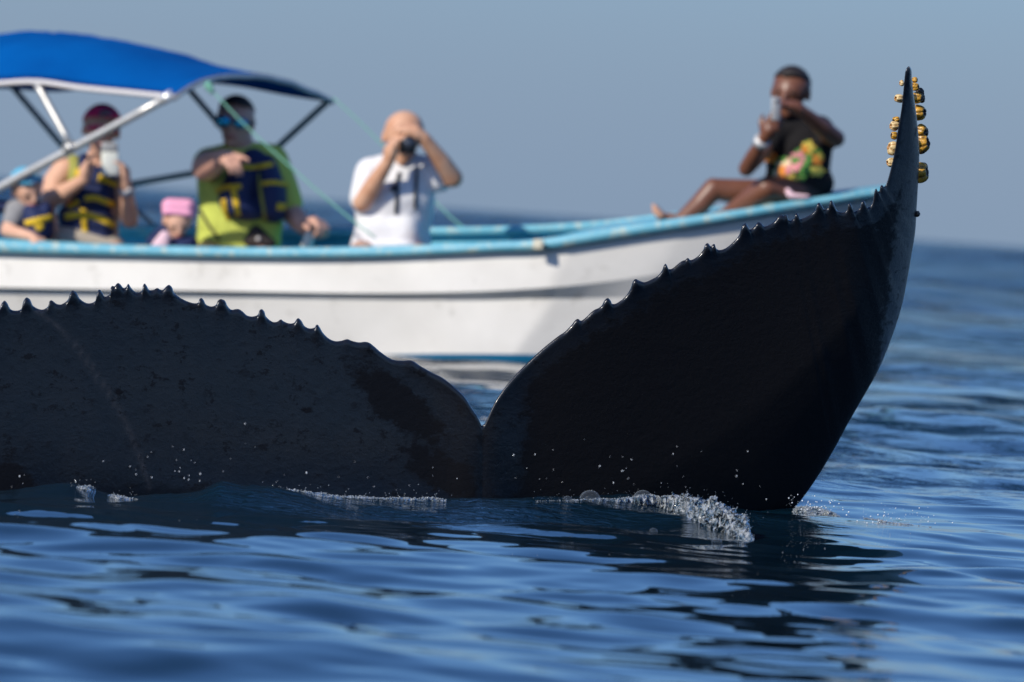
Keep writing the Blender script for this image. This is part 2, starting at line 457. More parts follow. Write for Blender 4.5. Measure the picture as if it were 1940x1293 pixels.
def water_z(x, y):
    r = math.hypot(x, y); a = math.atan2(x, y)
    i = int(np.clip(np.searchsorted(WG['rad'], r), 0, len(WG['rad']) - 1)); j = int(np.clip(np.searchsorted(WG['ang'], a), 0, len(WG['ang']) - 1))
    return float(WG['Z'][i, j])
def on_water(px, py):
    """where the line of sight through px, py meets the waves"""
    d = ray(px, py); t = CAM_H / -d[2]
    lo = t - 6.0
    for k in range(800):
        tt = lo + k * 0.01
        p = CAM + d * tt
        if p[2] <= water_z(p[0], p[1]): return p
    return CAM + d * t

# ------------------------------------------------------------------ the whale's fluke
TRAIL_L = [(-760,900),(-640,800),(-520,715),(-420,655),(-300,612),(-200,596),(-150,590),(-120,574),(-95,592),(-60,590),(-40,572),(-22,590),
 (-4,588),(4,574),(9,570),(14,575),(20,586),(29,589),(40,586),(44,572),(50,564),(57,568),(63,580),(79,587),(90,582),(94,571),(97,569),(102,572),(107,576),(116,577),(128,569),(133,556),(137,551),(144,554),
 (152,567),(166,575),(180,571),(184,555),(188,549),(193,554),(197,561),(201,562),(209,556),(210,545),(213,542),(217,543),(220,539),(224,536.5),(229,540),(234,546),(239,544),(243,538),(248,545),(254,552),(260,555),
 (269,551),(271,541),(274,537.5),(278,542),(283,550),(290,550),(298,546),(303,549),(308,550),(314,544),(320,540),(326,545),(330,555),(344,566),(363,574),(375,574),(378,567),(381,564.5),(386,569),(390,577),(400,581),(409,578),(413,570),(418,567),(426,570),(431,580),
 (438,587),(447,586),(452,586),(459,590),(468,598),(478,600),(488,597),(492,588),(496,586),(501,591),(504,600),(516,610),(525,610),(532,605.5),(537,609),(547,613),(557,612),(562,605),(565,603),(571,608),(577,618),(586,622.5),(596,621),(599,616),(602,615.6),
 (606,621),(612,631),(622,641),(634,646.5),(646,646),(658,643),(666,646),(680,649),(692,648),(700,650),(708,656),(722,668),(742,681),(760,684),(780,683.5),(795,693),(820,707),(838,716),(860,733),(880,752),(895,775),(905,790),(913,807)]
TRAIL_R = [(918,803),(925,788),(937,763),(956,735),(980,707),(999,688),(1027,662),(1058,637),(1070,629),(1082,617),(1090,607),(1095,604.5),(1101,608),(1112,600),(1120,592),(1127,587),(1134,584),(1140,579),(1145,570),(1151,565),(1157,570),(1160,576),(1168,575),(1184,563),(1194,548),
 (1199,534),(1204,529),(1211,532),(1221,535),(1234,530),(1246,523),(1254,513),(1258,503),(1261,500),(1264,504),(1267,510),(1274,509),(1285,500),(1292,495),(1298,493),(1303,489),(1308,493),(1316,490),(1324,484),(1332,474),(1336,464),(1341,461),(1347,467),(1351,463),(1354,463),(1357,471),(1363,474),(1374,471),(1388,460),(1400,446),
 (1405,430),(1412,423.5),(1417,429),(1421,435),(1429,430),(1434,423),(1439,421.5),(1443,424),(1448,429),(1456,427),(1467,420),(1475,410),(1481,407.5),(1486,409),(1490,407),(1494,416),(1498,418),(1504,414),(1506,407),(1509,404.5),(1513,408),(1516,415),(1526,412),(1538,405),(1545,396),(1548,387),(1552,384.5),(1557,390),(1562,397),(1569,393),(1571,384),(1575,380),(1580,387),(1585,398),(1592,402),(1600,402),
 (1605,395),(1607,387),(1610,385),(1614,391),(1617,401),(1622,400),(1628,395),(1632,384),(1636,380.5),(1640,386),(1643,393),(1649,391),(1654,379),(1657,362),(1660,357.5),(1663,363),(1666,362),(1668,353),(1671,351),(1675,354),(1679,349),(1686,326),(1695,287),(1701,247),(1708,205),(1712,166),(1715,137),(1718,129),(1721,126)]
LEAD_R = [(914,1180),(1060,1185),(1200,1175),(1320,1120),(1420,1045),(1470,1000),(1504,964),(1526,937),(1552,899),(1580,852),(1606,804),(1637,750),(1664,702),(1687,647),(1707,586),(1718,535),(1728,477),(1734,439),(1737,389),(1740,336),(1741.5,297),(1740,258),(1736,218),(1731,179),(1728,150),(1727,133),(1724,127)]
LEAD_L = [(-800,1010),(-760,1080),(-600,1160),(-300,1180),(200,1180),(600,1180),(914,1180)]
def arc_resample(P, n):
    P = np.asarray(P, float); t = np.r_[0, np.cumsum(np.linalg.norm(np.diff(P, axis=0), axis=1))]
    return smooth_path(P, n), t
def gauss_smooth(P, s):
    k = np.arange(-3 * s, 3 * s + 1); w = np.exp(-0.5 * (k / s) ** 2); w /= w.sum()
    Q = np.concatenate([2 * P[0] - P[1:3 * s + 1][::-1], P, 2 * P[-1] - P[-3 * s - 1:-1][::-1]])
    return np.stack([np.convolve(Q[:, c], w, 'valid') for c in range(2)], 1)
def build_fluke():
    nL, nR, nt = 1000, 820, 64
    TL = smooth_path(TRAIL_L, nL); TR = smooth_path(TRAIL_R, nR)
    SL = gauss_smooth(TL, 34); SR = gauss_smooth(TR, 26)
    # only the band of teeth is detail; keep the notch and the tip as drawn
    def fade(n, a, b):
        i = np.arange(n); return np.clip(np.minimum(i / a, (n - 1 - i) / b), 0, 1)[:, None]
    SL = TL + (SL - TL) * fade(nL, 40, 90); SR = TR + (SR - TR) * fade(nR, 90, 60)
    sL = np.linspace(0, 1, nL)
    LL = smooth_path(LEAD_L, 400); LL = np.stack([np.interp(sL, np.linspace(0, 1, 400), LL[:, c]) for c in range(2)], 1)
    LRd = smooth_path(LEAD_R, 800)
    # which point of the leading edge faces which point of the trailing edge
    kT = [0, int(np.argmin(np.abs(TR[:, 0] - 1204))), int(np.argmin(np.abs(TR[:, 0] - 1500))), int(np.argmin(np.abs(TR[:, 0] - 1650))), int(np.argmin(np.abs(TR[:, 1] - 287))), nR - 1]
    def li(p): return int(np.argmin(np.linalg.norm(LRd - np.array(p), axis=1)))
    kL = [0, li((1330, 1115)), li((1580, 852)), li((1712, 565)), li((1741, 290)), 799]
    idx = np.interp(np.arange(nR), kT, kL)
    LRr = np.stack([np.interp(idx, np.arange(800), LRd[:, c]) for c in range(2)], 1)
    T = np.concatenate([TL, TR]); S = np.concatenate([SL, SR]); L = np.concatenate([LL, LRr])
    nc = len(T)
    t = np.concatenate([np.linspace(0, 0.12, 24)[:-1] ** 1.0, np.linspace(0.12, 0.9, nt - 34), 1 - np.linspace(0.1, 0, 12)[1:] ** 1.0])
    t[-11:] = 1 - 0.1 * (1 - np.linspace(0, 1, 12)[1:]) ** 2
    W = np.linalg.norm(T - L, axis=1)
    V2 = S[None] * (1 - t)[:, None, None] + L[None] * t[:, None, None]
    depth_px = t[:, None] * W[None]
    dec = np.exp(-(depth_px / 26.0) ** 1.3)
    V2 = V2 + (T - S)[None] * dec[..., None]
    px, py = V2[..., 0], V2[..., 1]
    # world points on the reference sheet
    P = np.zeros(px.shape + (3,))
    Yc = np.full(px.shape, 18.5)
    for it in range(6):
        D = _F[None, None] + RR * ((px - 970) / FPX)[..., None] + UU * ((646.5 - py) / FPX)[..., None]
        P = CAM + D * (Yc / D[..., 1])[..., None]
        Yc = fluke_Y(px, P[..., 2])
    mpp = 18.6 / FPX
    Wm = W * mpp
    H = np.clip(0.085 * Wm, 0.006, 0.05)
    prof = np.minimum(1, np.sqrt(np.clip((1 - t) / 0.34, 0, 1) * (2 - np.clip((1 - t) / 0.34, 0, 1))))
    e = np.clip(depth_px * mpp / 0.014, 0, 1)
    edge = 0.009 * np.sqrt(e * (2 - e))
    Hh = edge * np.minimum(1, prof)[:, None] + H[None] * (prof * (np.clip(t / 0.6, 0, 1) ** 1.2))[:, None]
    # teeth stand a little proud of the sheet
    tooth = np.clip(np.linalg.norm(T - S, axis=1) / 14.0, 0, 1) * (T[:, 1] < S[:, 1])
    Hh = Hh + 0.006 * (tooth[None] * np.exp(-(depth_px / 14.0) ** 2)) * np.sqrt(np.clip(e, 0, 1))
    view = P - CAM; view /= np.linalg.norm(view, axis=-1, keepdims=True)
    fr = P - view * Hh[..., None]; bk = P + view * Hh[..., None]
    nr = len(t)
    V = np.concatenate([fr.reshape(-1, 3), bk.reshape(-1, 3)])
    idxg = np.arange(nr * nc).reshape(nr, nc)
    qf = np.stack([idxg[:-1, :-1], idxg[1:, :-1], idxg[1:, 1:], idxg[:-1, 1:]], -1).reshape(-1, 4)
    qb = qf[:, ::-1] + nr * nc
    # weld the edges: back rows 0 and last are the same points as the front ones
    F = np.concatenate([qf, qb])
    base = at(914, 960, 18.6); base[2] = 0
    o = mesh_obj('whale', V, F, None, base=base)
    me = o.data
    a = me.attributes.new('bare', 'FLOAT', 'POINT')
    def ell(cx, cy, rx, ry, rot):
        dx, dy = px - cx, py - cy; c, s = math.cos(rot), math.sin(rot)
        q = np.sqrt(((dx * c + dy * s) / rx) ** 2 + ((-dx * s + dy * c) / ry) ** 2)
        return 1.0 - q
    bare = np.maximum.reduce([ell(752, 765, 130, 42, 0.72), ell(840, 895, 110, 50, 0.45) - 0.15, ell(8, 915, 75, 45, 0.3), ell(585, 775, 22, 9, -0.2) - 0.1, ell(222, 738, 14, 9, 0.5)-0.1, ell(1000, 960, 110, 40, 0) - 0.25])
    inner = np.clip((depth_px - 42) / 45.0, -1, 1) * np.clip((px - 975) / 45.0, -1, 1)
    inner = np.where(px > 975, np.minimum(np.clip((depth_px - 34) / 60.0, -1, 1), np.clip((px - 975 - 0.10 * (950 - py)) / 60.0, -1, 1)), -1)
    inner = np.minimum(inner, np.clip((1700 - 0.12*(py-430) - px) / 40.0, -1, 1))
    att = np.maximum(bare, inner)
    a.data.foreach_set('value', np.concatenate([att.ravel(), att.ravel()]).astype(np.float32))
    a2 = me.attributes.new('scar', 'FLOAT', 'POINT')
    sc = np.zeros_like(px)
    line = smooth_path([(70, 590), (110, 620), (150, 665), (190, 722), (225, 775), (255, 840), (285, 925)], 120)
    for q in line:
        sc = np.maximum(sc, np.exp(-(((px - q[0]) ** 2 + (py - q[1]) ** 2) / 5.0 ** 2)))
    for q in smooth_path([(1352, 555), (1385, 640), (1420, 740), (1450, 850), (1478, 950)], 120):
        sc = np.maximum(sc, 0.55 * np.exp(-(((px - q[0]) ** 2 + (py - q[1]) ** 2) / 4.0 ** 2)))
    lead_sheen = np.exp(-((1 - t)[:, None] * W[None] / 55.0) ** 2) * (px > 1500)  # mask for the painted sky reflection on the leading edge
    sc = np.maximum(sc * 0.8, 0)
    a2.data.foreach_set('value', np.concatenate([sc.ravel(), sc.ravel()]).astype(np.float32))
    a3 = me.attributes.new('lead_sheen', 'FLOAT', 'POINT')
    lead_sheen = np.maximum(lead_sheen, np.clip((px - 1640) / 40, 0, 1) * np.clip((700 - py) / 200, 0, 1))
    a3.data.foreach_set('value', np.concatenate([lead_sheen.ravel(), lead_sheen.ravel()]).astype(np.float32))
    bm = bmesh.new(); bm.from_mesh(me); bmesh.ops.remove_doubles(bm, verts=bm.verts[:], dist=1e-5); bm.to_mesh(me); bm.free()
    me.polygons.foreach_set('use_smooth', [True] * len(me.polygons))
    me.materials.append(whale_mat())
    tag(o, 'black whale tail fluke with serrated edge rising from the water', 'whale')
    return o, base
def whale_mat():
    m = bpy.data.materials.new('whale_skin'); m.use_nodes = True
    nt = m.node_tree; b = nt.nodes['Principled BSDF']; L = nt.links.new
    tc = nt.nodes.new('ShaderNodeTexCoord')
    def noise(scale, det=6, rough=0.6, stretch=None):
        n = nt.nodes.new('ShaderNodeTexNoise'); n.inputs['Scale'].default_value = scale; n.inputs['Detail'].default_value = det; n.inputs['Roughness'].default_value = rough
        if stretch:
            mp = nt.nodes.new('ShaderNodeMapping'); mp.inputs['Scale'].default_value = stretch; L(tc.outputs['Object'], mp.inputs[0]); L(mp.outputs[0], n.inputs['Vector'])
        else: L(tc.outputs['Object'], n.inputs['Vector'])
        return n.outputs[0]
    def rng_(x, a, c, lo=0.0, hi=1.0):
        r = nt.nodes.new('ShaderNodeMapRange'); r.inputs[1].default_value = a; r.inputs[2].default_value = c; r.inputs[3].default_value = lo; r.inputs[4].default_value = hi
        L(x, r.inputs[0]); return r.outputs[0]
    def mth(op, x, y):
        q = nt.nodes.new('ShaderNodeMath'); q.operation = op
        for i, v in enumerate((x, y)):
            if isinstance(v, (int, float)): q.inputs[i].default_value = v
            else: L(v, q.inputs[i])
        return q.outputs[0]
    def mix(f, c1, c2):
        x = nt.nodes.new('ShaderNodeMixRGB')
        L(f, x.inputs[0])
        for i, c in ((1, c1), (2, c2)):
            if isinstance(c, tuple): x.inputs[i].default_value = (*c, 1)
            else: L(c, x.inputs[i])
        return x.outputs[0]
    def attr(nm):
        a = nt.nodes.new('ShaderNodeAttribute'); a.attribute_name = nm; return a.outputs['Fac']
    n_big = noise(7, 6, 0.65); n_mid = noise(24, 8, 0.7, (1, 1, 1.6)); n_fine = noise(70, 6, 0.7)
    bare = rng_(mth('ADD', attr('bare'), mth('MULTIPLY', mth('SUBTRACT', n_mid, 0.5), 1.8)), -0.06, 0.22)
    specks = mth('MULTIPLY', rng_(n_mid, 0.55, 0.60), rng_(n_big, 0.42, 0.55))
    bare = mth('MAXIMUM', bare, mth('MULTIPLY', specks, 0.8))
    wet = mix(rng_(n_big, 0.35, 0.65), (0.0080, 0.0092, 0.0135), (0.0150, 0.0152, 0.0180))
    wet = mix(mth('MULTIPLY', rng_(n_fine, 0.55, 0.75), 0.5), wet, (0.024, 0.022, 0.023))
    leadm = mth('MULTIPLY', attr('lead_sheen'), rng_(n_mid, 0.42, 0.62))
    wet = mix(leadm, wet, (0.020, 0.023, 0.029))  # sky reflected along leading edge and tip, put into the skin colour
    wet = mix(mth('MULTIPLY', mth('MULTIPLY', attr('scar'), rng_(n_fine, 0.3, 0.6)), 0.8), wet, (0.07, 0.062, 0.062))
    col = mix(bare, wet, (0.0095, 0.0088, 0.0100))
    L(col, b.inputs['Base Color'])
    L(mth('ADD', rng_(bare, 0, 1, 0.24, 0.45), mth('MULTIPLY', n_big, 0.10)), b.inputs['Roughness'])
    L(rng_(bare, 0, 1, 0.30, 0.0), b.inputs['Coat Weight']); b.inputs['Coat Roughness'].default_value = 0.12
    L(rng_(bare, 0, 1, 0.55, 0.22), b.inputs['Specular IOR Level'])
    bp = nt.nodes.new('ShaderNodeBump'); bp.inputs['Strength'].default_value = 0.28; bp.inputs['Distance'].default_value = 0.009
    L(mth('ADD', mth('MULTIPLY', n_mid, 0.6), mth('MULTIPLY', n_fine, 0.4)), bp.inputs['Height']); L(bp.outputs[0], b.inputs['Normal'])
    return m
whale, WB = build_fluke()

# barnacles on the tip of the fluke
def barnacle_mat(name, light, dark):
    m = bpy.data.materials.new(name); m.use_nodes = True
    nt = m.node_tree; b = nt.nodes['Principled BSDF']; L = nt.links.new
    tc = nt.nodes.new('ShaderNodeTexCoord')
    a = nt.nodes.new('ShaderNodeAttribute'); a.attribute_name = 'plate'
    n = nt.nodes.new('ShaderNodeTexNoise'); n.inputs['Scale'].default_value = 140; n.inputs['Detail'].default_value = 6
    L(tc.outputs['Object'], n.inputs['Vector'])
    ad = nt.nodes.new('ShaderNodeMath'); ad.operation = 'ADD'; L(a.outputs['Fac'], ad.inputs[0]); L(n.outputs[0], ad.inputs[1])
    r = nt.nodes.new('ShaderNodeMapRange'); r.inputs[1].default_value = 0.55; r.inputs[2].default_value = 1.35; L(ad.outputs[0], r.inputs[0])
    x = nt.nodes.new('ShaderNodeMixRGB'); x.inputs[1].default_value = (*dark, 1); x.inputs[2].default_value = (*light, 1)
    L(r.outputs[0], x.inputs[0]); L(x.outputs[0], b.inputs['Base Color'])
    b.inputs['Roughness'].default_value = 0.33
    bp = nt.nodes.new('ShaderNodeBump'); bp.inputs['Strength'].default_value = 0.6; bp.inputs['Distance'].default_value = 0.003
    L(n.outputs[0], bp.inputs['Height']); L(bp.outputs[0], b.inputs['Normal'])
    return m
M['barn_gold'] = barnacle_mat('barnacle_gold', (0.62, 0.33, 0.035), (0.035, 0.014, 0.004))
M['barn_pale'] = barnacle_mat('barnacle_pale', (0.74, 0.58, 0.30), (0.30, 0.13, 0.02))
M['barn_dark'] = barnacle_mat('barnacle_dark', (0.09, 0.055, 0.028), (0.012, 0.009, 0.007))
from mathutils import noise as mno
def barnacle(px, py, r_px, side, m, lift=0.0):
    """a squat shell of six swollen plates with a dark opening, set into the skin sideways"""
    Yb = float(fluke_Y(np.array(float(np.clip(px, 1690, 1738))), 0.8)) + lift
    c = at(px - side * r_px * 0.18, py, Yb); r = r_px * Yb / FPX
    ax = unit(RR * side * 0.9 + np.array([0, -0.40, 0]) + UU * random.uniform(-0.25, 0.3))
    a = unit(np.cross(ax, UU)); b = np.cross(a, ax)
    nr, nc = 14, 54
    V, pl = [], []
    prof = [(-1.0, 0.86), (-0.75, 0.99), (-0.5, 1.05), (-0.25, 1.08), (0.0, 1.06), (0.25, 1.0), (0.45, 0.92), (0.62, 0.82), (0.74, 0.70), (0.80, 0.58), (0.80, 0.46), (0.72, 0.38), (0.5, 0.30), (0.25, 0.2)]
    ph = random.uniform(0, 6.28); sq = random.uniform(0.85, 1.25); hh = random.uniform(0.75, 1.0)
    for i, (h, q) in enumerate(prof):
        for k in range(nc):
            th = 2 * math.pi * k / nc
            lobe = abs(math.cos(3 * th + ph)) ** 0.45
            fine = 0.5 + 0.5 * math.cos(21 * th + 2 * math.sin(5 * h))
            rad = q * (0.80 + 0.22 * lobe + 0.035 * fine)
            p_ = c + r * (ax * (h * hh + 0.10 * lobe * (h > 0)) + (a * math.cos(th) + b * math.sin(th) * sq) * rad)
            p_ = p_ + r * 0.16 * np.array(mno.noise_vector(Vector(p_ / r * 0.9)))
            V.append(p_)
            d = lobe * (0.55 + 0.35 * fine) * min(1.0, 1.25 - 0.75 * abs(h + 0.05)) - (0.5 if i >= 10 else 0) + (0.25 if 0.6 < h and i < 10 else 0)
            pl.append(d)
    F = grid_faces(nr, nc, True) + [tuple(range(nc))[::-1], tuple((nr - 1) * nc + k for k in range(nc))]
    o = mesh_obj('barnacle', V, F, m, parent=whale, base=WB)
    at_ = o.data.attributes.new('plate', 'FLOAT', 'POINT'); at_.data.foreach_set('value', np.array(pl, np.float32))
    return o
for (px, py, r, sd_, mm, lf) in [
    (1707, 158, 4.6, -1, 'barn_pale', 0.0), (1701, 187, 8.2, -1, 'barn_pale', 0.0), (1696, 228, 6.5, -1, 'barn_gold', 0.01), (1692, 239, 8.5, -1, 'barn_pale', 0.0),
    (1692, 257, 6.2, -1, 'barn_gold', 0.0), (1688.5, 281, 9.5, -1, 'barn_pale', 0.0), (1686, 308, 7.6, -1, 'barn_pale', 0.0),
    (1727, 162, 4.5, 1, 'barn_gold', -0.01), (1735, 152, 5.2, 1, 'barn_gold', -0.02), (1736, 165, 6.6, 1, 'barn_gold', -0.03), (1745, 176, 6.4, 1, 'barn_dark', 0.0), (1740, 186, 8.2, 1, 'barn_gold', -0.02), (1748, 186, 6.0, 1, 'barn_dark', 0.02),
    (1743.5, 214, 13.0, 1, 'barn_gold', 0.0), (1748, 248, 8.6, 1, 'barn_gold', -0.01), (1753, 250, 7.0, 1, 'barn_dark', 0.02), (1749, 271, 13.0, 1, 'barn_gold', 0.0), (1748, 286, 6.0, 1, 'barn_dark', 0.0), (1749, 327, 14.0, 1, 'barn_gold', 0.0), (1738.5, 406, 5.6, 1, 'barn_dark', 0.0)]:
    barnacle(px, py, r * (1.14 if sd_ > 0 else 1.08), sd_, M[mm], lf)

# ------------------------------------------------------------------ the boat
boat = empty('panga_boat', bworld(-1.0, 0, 0))
tag(boat, 'white open motorboat with light blue rail behind the whale tail', 'boat')
BB = bworld(-1.0, 0, 0)
def part(name, VF, m, parent=None, smooth=True):
    return mesh_obj(name, VF[0], VF[1], m, parent=parent or boat, base=BB, smooth=smooth)
def beam(u):
    return np.interp(u, [-4.4, -3.5, -2.0, -0.8, 0.0, 0.6, 1.1, 1.5, 1.78, 1.92, 2.0], [0.74, 0.80, 0.84, 0.84, 0.78, 0.68, 0.50, 0.32, 0.15, 0.05, 0.006])
def tr(pts):
    p = smooth_path(pts, 300); o_ = np.argsort(p[:, 0]); return p[o_]
C_NEAR = tr([(-1100, 440), (-700, 438), (-300, 442), (0, 453), (250, 464), (500, 469), (700, 467), (850, 462), (950, 458), (1020, 453), (1100, 441), (1200, 425), (1300, 411), (1400, 397), (1500, 381), (1600, 367), (1680, 357), (1755, 349)])
C_RAILB = tr([(-1100, 465), (-700, 464), (-300, 470), (0, 482), (250, 487), (500, 491), (700, 490), (850, 484), (950, 479), (1020, 477), (1100, 466), (1200, 450), (1300, 435), (1400, 419), (1500, 403), (1600, 387), (1680, 375), (1755, 363)])
C_KN_U = tr([(-1100, 525), (-500, 535), (0, 545), (250, 549), (500, 553), (700, 556), (900, 553), (1000, 548), (1100, 540), (1200, 527), (1300, 510), (1400, 490), (1500, 468), (1600, 444), (1680, 425), (1755, 400)])
C_KN_L = tr([(-1100, 530), (-500, 541), (0, 552), (250, 557), (500, 562), (700, 567), (900, 568), (1000, 567), (1100, 566), (1200, 563), (1300, 556), (1400, 545), (1500, 530), (1600, 512), (1680, 495), (1755, 465)])
C_FAR = tr([(-900, 415), (-300, 418), (0, 422), (250, 428), (540, 436), (700, 435), (860, 433), (1000, 430), (1150, 422), (1250, 411), (1350, 398), (1450, 384), (1550, 369), (1650, 356), (1755, 347)])
def zfrom(curve, u, v):
    w = bworld(u, v, 0.6); px, _ = proj(w)
    py = np.interp(px, curve[:, 0], curve[:, 1])
    # height at which that column of the boat meets the traced line
    z0, z1 = -0.5, 2.0
    for _ in range(30):
        zm = (z0 + z1) / 2; q = proj(bworld(u, v, zm))
        yy = np.interp(q[0], curve[:, 0], curve[:, 1])
        if q[1] > yy: z0 = zm
        else: z1 = zm
    return (z0 + z1) / 2
US = np.concatenate([np.linspace(-4.4, 0.4, 40), np.linspace(0.45, 2.0, 42)])
near_top = np.array([bworld(u, -beam(u), zfrom(C_NEAR, u, -beam(u))) for u in US])
near_bot = np.array([bworld(u - 0.02 * max(0.0, u - 1.0), -beam(u), zfrom(C_RAILB, u, -beam(u))) for u in US])
far_top = np.array([bworld(u, beam(u), zfrom(C_FAR, u, beam(u))) for u in US])
def side(fn):
    return np.array([fn(u) for u in US])
def rake(u, end):                               # the stem slopes back under the bow
    return u if u < -0.4 else -0.4 + (u + 0.4) * (end + 0.4) / (2.0 + 0.4)
def knu(u):
    b = max(beam(u) * 0.985 - 0.02, 0.006); u = rake(u, 1.78); return bworld(u, -b, zfrom(C_KN_U, u, -b))
def knl(u):
    u = rake(u, 1.62); uu = u if u < -0.4 else -0.4 + (u + 0.4) * 2.4 / (1.78 + 0.4)
    b = max((beam(uu) * 0.985 - 0.062 - 0.022 * min(1, max(0, u + 0.4))) * math.sqrt(min(1.0, max(0.0, (1.62 - u) / 0.45))), 0.004)
    return bworld(u, -b, zfrom(C_KN_L, u, -b))
def wl(u):                                     # the line where the bottom paint starts
    b = np.interp(u, [-4.4, 0.2, 0.7, 1.0, 1.3, 1.6, 1.85, 2.0], [0.66, 0.65, 0.58, 0.49, 0.37, 0.21, 0.07, 0.004])
    z = np.interp(u, [-4.4, -0.7, -0.3, 0.1, 0.6, 1.2, 1.8, 2.12], [-0.02, -0.015, 0.012, 0.034, 0.056, 0.08, 0.13, 0.2])
    return bworld(rake(u, 1.15), -b, z)
def keel(u):
    return bworld(rake(u, 1.05), 0, np.interp(u, [-4.4, -0.5, 0.8, 1.6, 2.0, 2.12], [-0.22, -0.22, -0.14, 0.0, 0.12, 0.21]))
A1, A2, A3, A4 = side(knu), side(knl), side(wl), side(keel)
def loft(rows):
    V = np.concatenate(rows); return V, grid_faces(len(rows), len(rows[0]))
def sub(a, b, n):
    return [a + (b - a) * k / n for k in range(n + 1)]
def mirror_rows(row, top):                       # far side: same half beams, heights shifted by the boat's heel
    out_ = []
    for p, n_, f_ in zip(row, near_top, far_top):
        dx, dy = p[0], p[1] - BY
        u, v = dx * BC - dy * BS, dx * BS + dy * BC
        out_.append(bworld(u, -v, p[2] + (f_[2] - n_[2]) * abs(v) / max(abs(beam(u)), 0.02)))
    return np.array(out_)
inset = np.array([0, 0, -0.01])
near_in = near_bot + np.array([0.004, 0.01, 0.012])
topside = loft(sub(near_in, A1, 4)); step = loft([A1, A2]); lower = loft(sub(A2, A3, 5))
hull = part('hull', join(topside, lower), M['hull'])
part('spray_chine', step, M['hull'], hull)
far_bot = far_top - (near_top - near_bot)
fA1, fA2, fA3 = mirror_rows(A1, 0), mirror_rows(A2, 0), mirror_rows(A3, 0)
hull2 = part('hull_side', join(loft(sub(far_bot, fA1, 3)), loft([fA1, fA2]), loft(sub(fA2, fA3, 3))), M['hull'])
down = np.stack([np.full(len(US), 0.02 * BS), np.full(len(US), 0.02 * BC), np.full(len(US), -0.07)], 1)
A3b, fA3b = A3 + down, fA3 + down * np.array([-1, -1, 1])
part('bottom_paint', join(loft([A3, A3b] + sub(A3b, A4, 3)[1:]), loft([fA3, fA3b] + sub(fA3b, A4, 3)[1:])), M['antifoul'])
# gunwale rails: a rounded cap that runs all round the sheer
def rail(top, bot, sgn, name):
    rows = []
    nrm = np.array([-BS, -BC, 0]) * sgn
    h = top - bot
    wid = np.interp(US, [-4.4, 0.3, 1.5, 2.12], [0.12, 0.12, 0.07, 0.012])[:, None]
    prof = [(0.0, 0.0), (0.022, 0.06), (0.036, 0.28), (0.038, 0.5), (0.036, 0.72), (0.02, 0.94), (0.0, 1.0)]
    for o_, k in prof: rows.append(bot + h * k + nrm * o_)
    rows.append(top - nrm * wid + np.array([0, 0, 0.002])); rows.append(top - nrm * wid - np.array([0, 0, 0.03])); rows.append(bot - nrm * 0.012)
    rows.append(rows[0])
    return part(name, loft(rows), M['rail'])
r1 = rail(near_top, near_bot, 1, 'gunwale_rail'); r2 = rail(far_top, far_bot, -1, 'gunwale_rail')
# inner lining of the hull and floor
def inner_rows(top, sgn):
    rows = []
    nrm = np.array([BS, BC, 0]) * sgn
    bw = np.array([beam(u) for u in US]); lo = np.interp(US, [-4.4, -0.5, 0.5, 1.2], [0.62, 0.60, 0.22, 0.1])
    for k, z in ((0.0, 0.0), (0.25, 0.3), (0.55, 0.6), (1.0, 1.0)):
        q = top + nrm * (0.05 + (bw - lo + 0.05) * k)[:, None]
        q[:, 2] = top[:, 2] - 0.032 + (0.03 - top[:, 2] + 0.032) * z
        rows.append(q)
    return rows
i1, i2 = inner_rows(near_top, 1), inner_rows(far_top, -1)
keep = US < 0.46
part('inner_lining', join(loft([r[keep] for r in i1]), loft([r[keep] for r in i2])), M['inner'])
part('floor', loft([i1[-1][keep], i2[-1][keep]]), M['inner'])
dk = US > 0.42
part('foredeck', loft([near_top[dk] + np.array([0, 0, -0.012]), (near_top[dk] + far_top[dk]) / 2 + np.array([0, 0, 0.012]), far_top[dk] + np.array([0, 0, -0.012])]), M['rail'])
tra = [near_bot[0], A1[0], A2[0], A3[0], A4[0], fA3[0], fA2[0], fA1[0], far_bot[0]]
part('transom', (tra, [tuple(range(len(tra)))]), M['hull'], smooth=False)
for u in (-3.4, -2.35, -1.35):
    c = bworld(u, 0, 0.22)
    part('thwart', slab(c, (BC, -BS, 0), (BS, BC, 0), (0, 0, 1), 0.16, 0.66, 0.02), M['inner'], smooth=False)
jp = bplace(1020, 464, -beam(0.25) - 0.03)
part('rail_joint', slab(jp, (BC, -BS, 0), (BS, BC, 0), (0, 0, 1), 0.028, 0.012, 0.024, 0.4), mat('joint_cream', (0.52, 0.50, 0.40), 0.7))
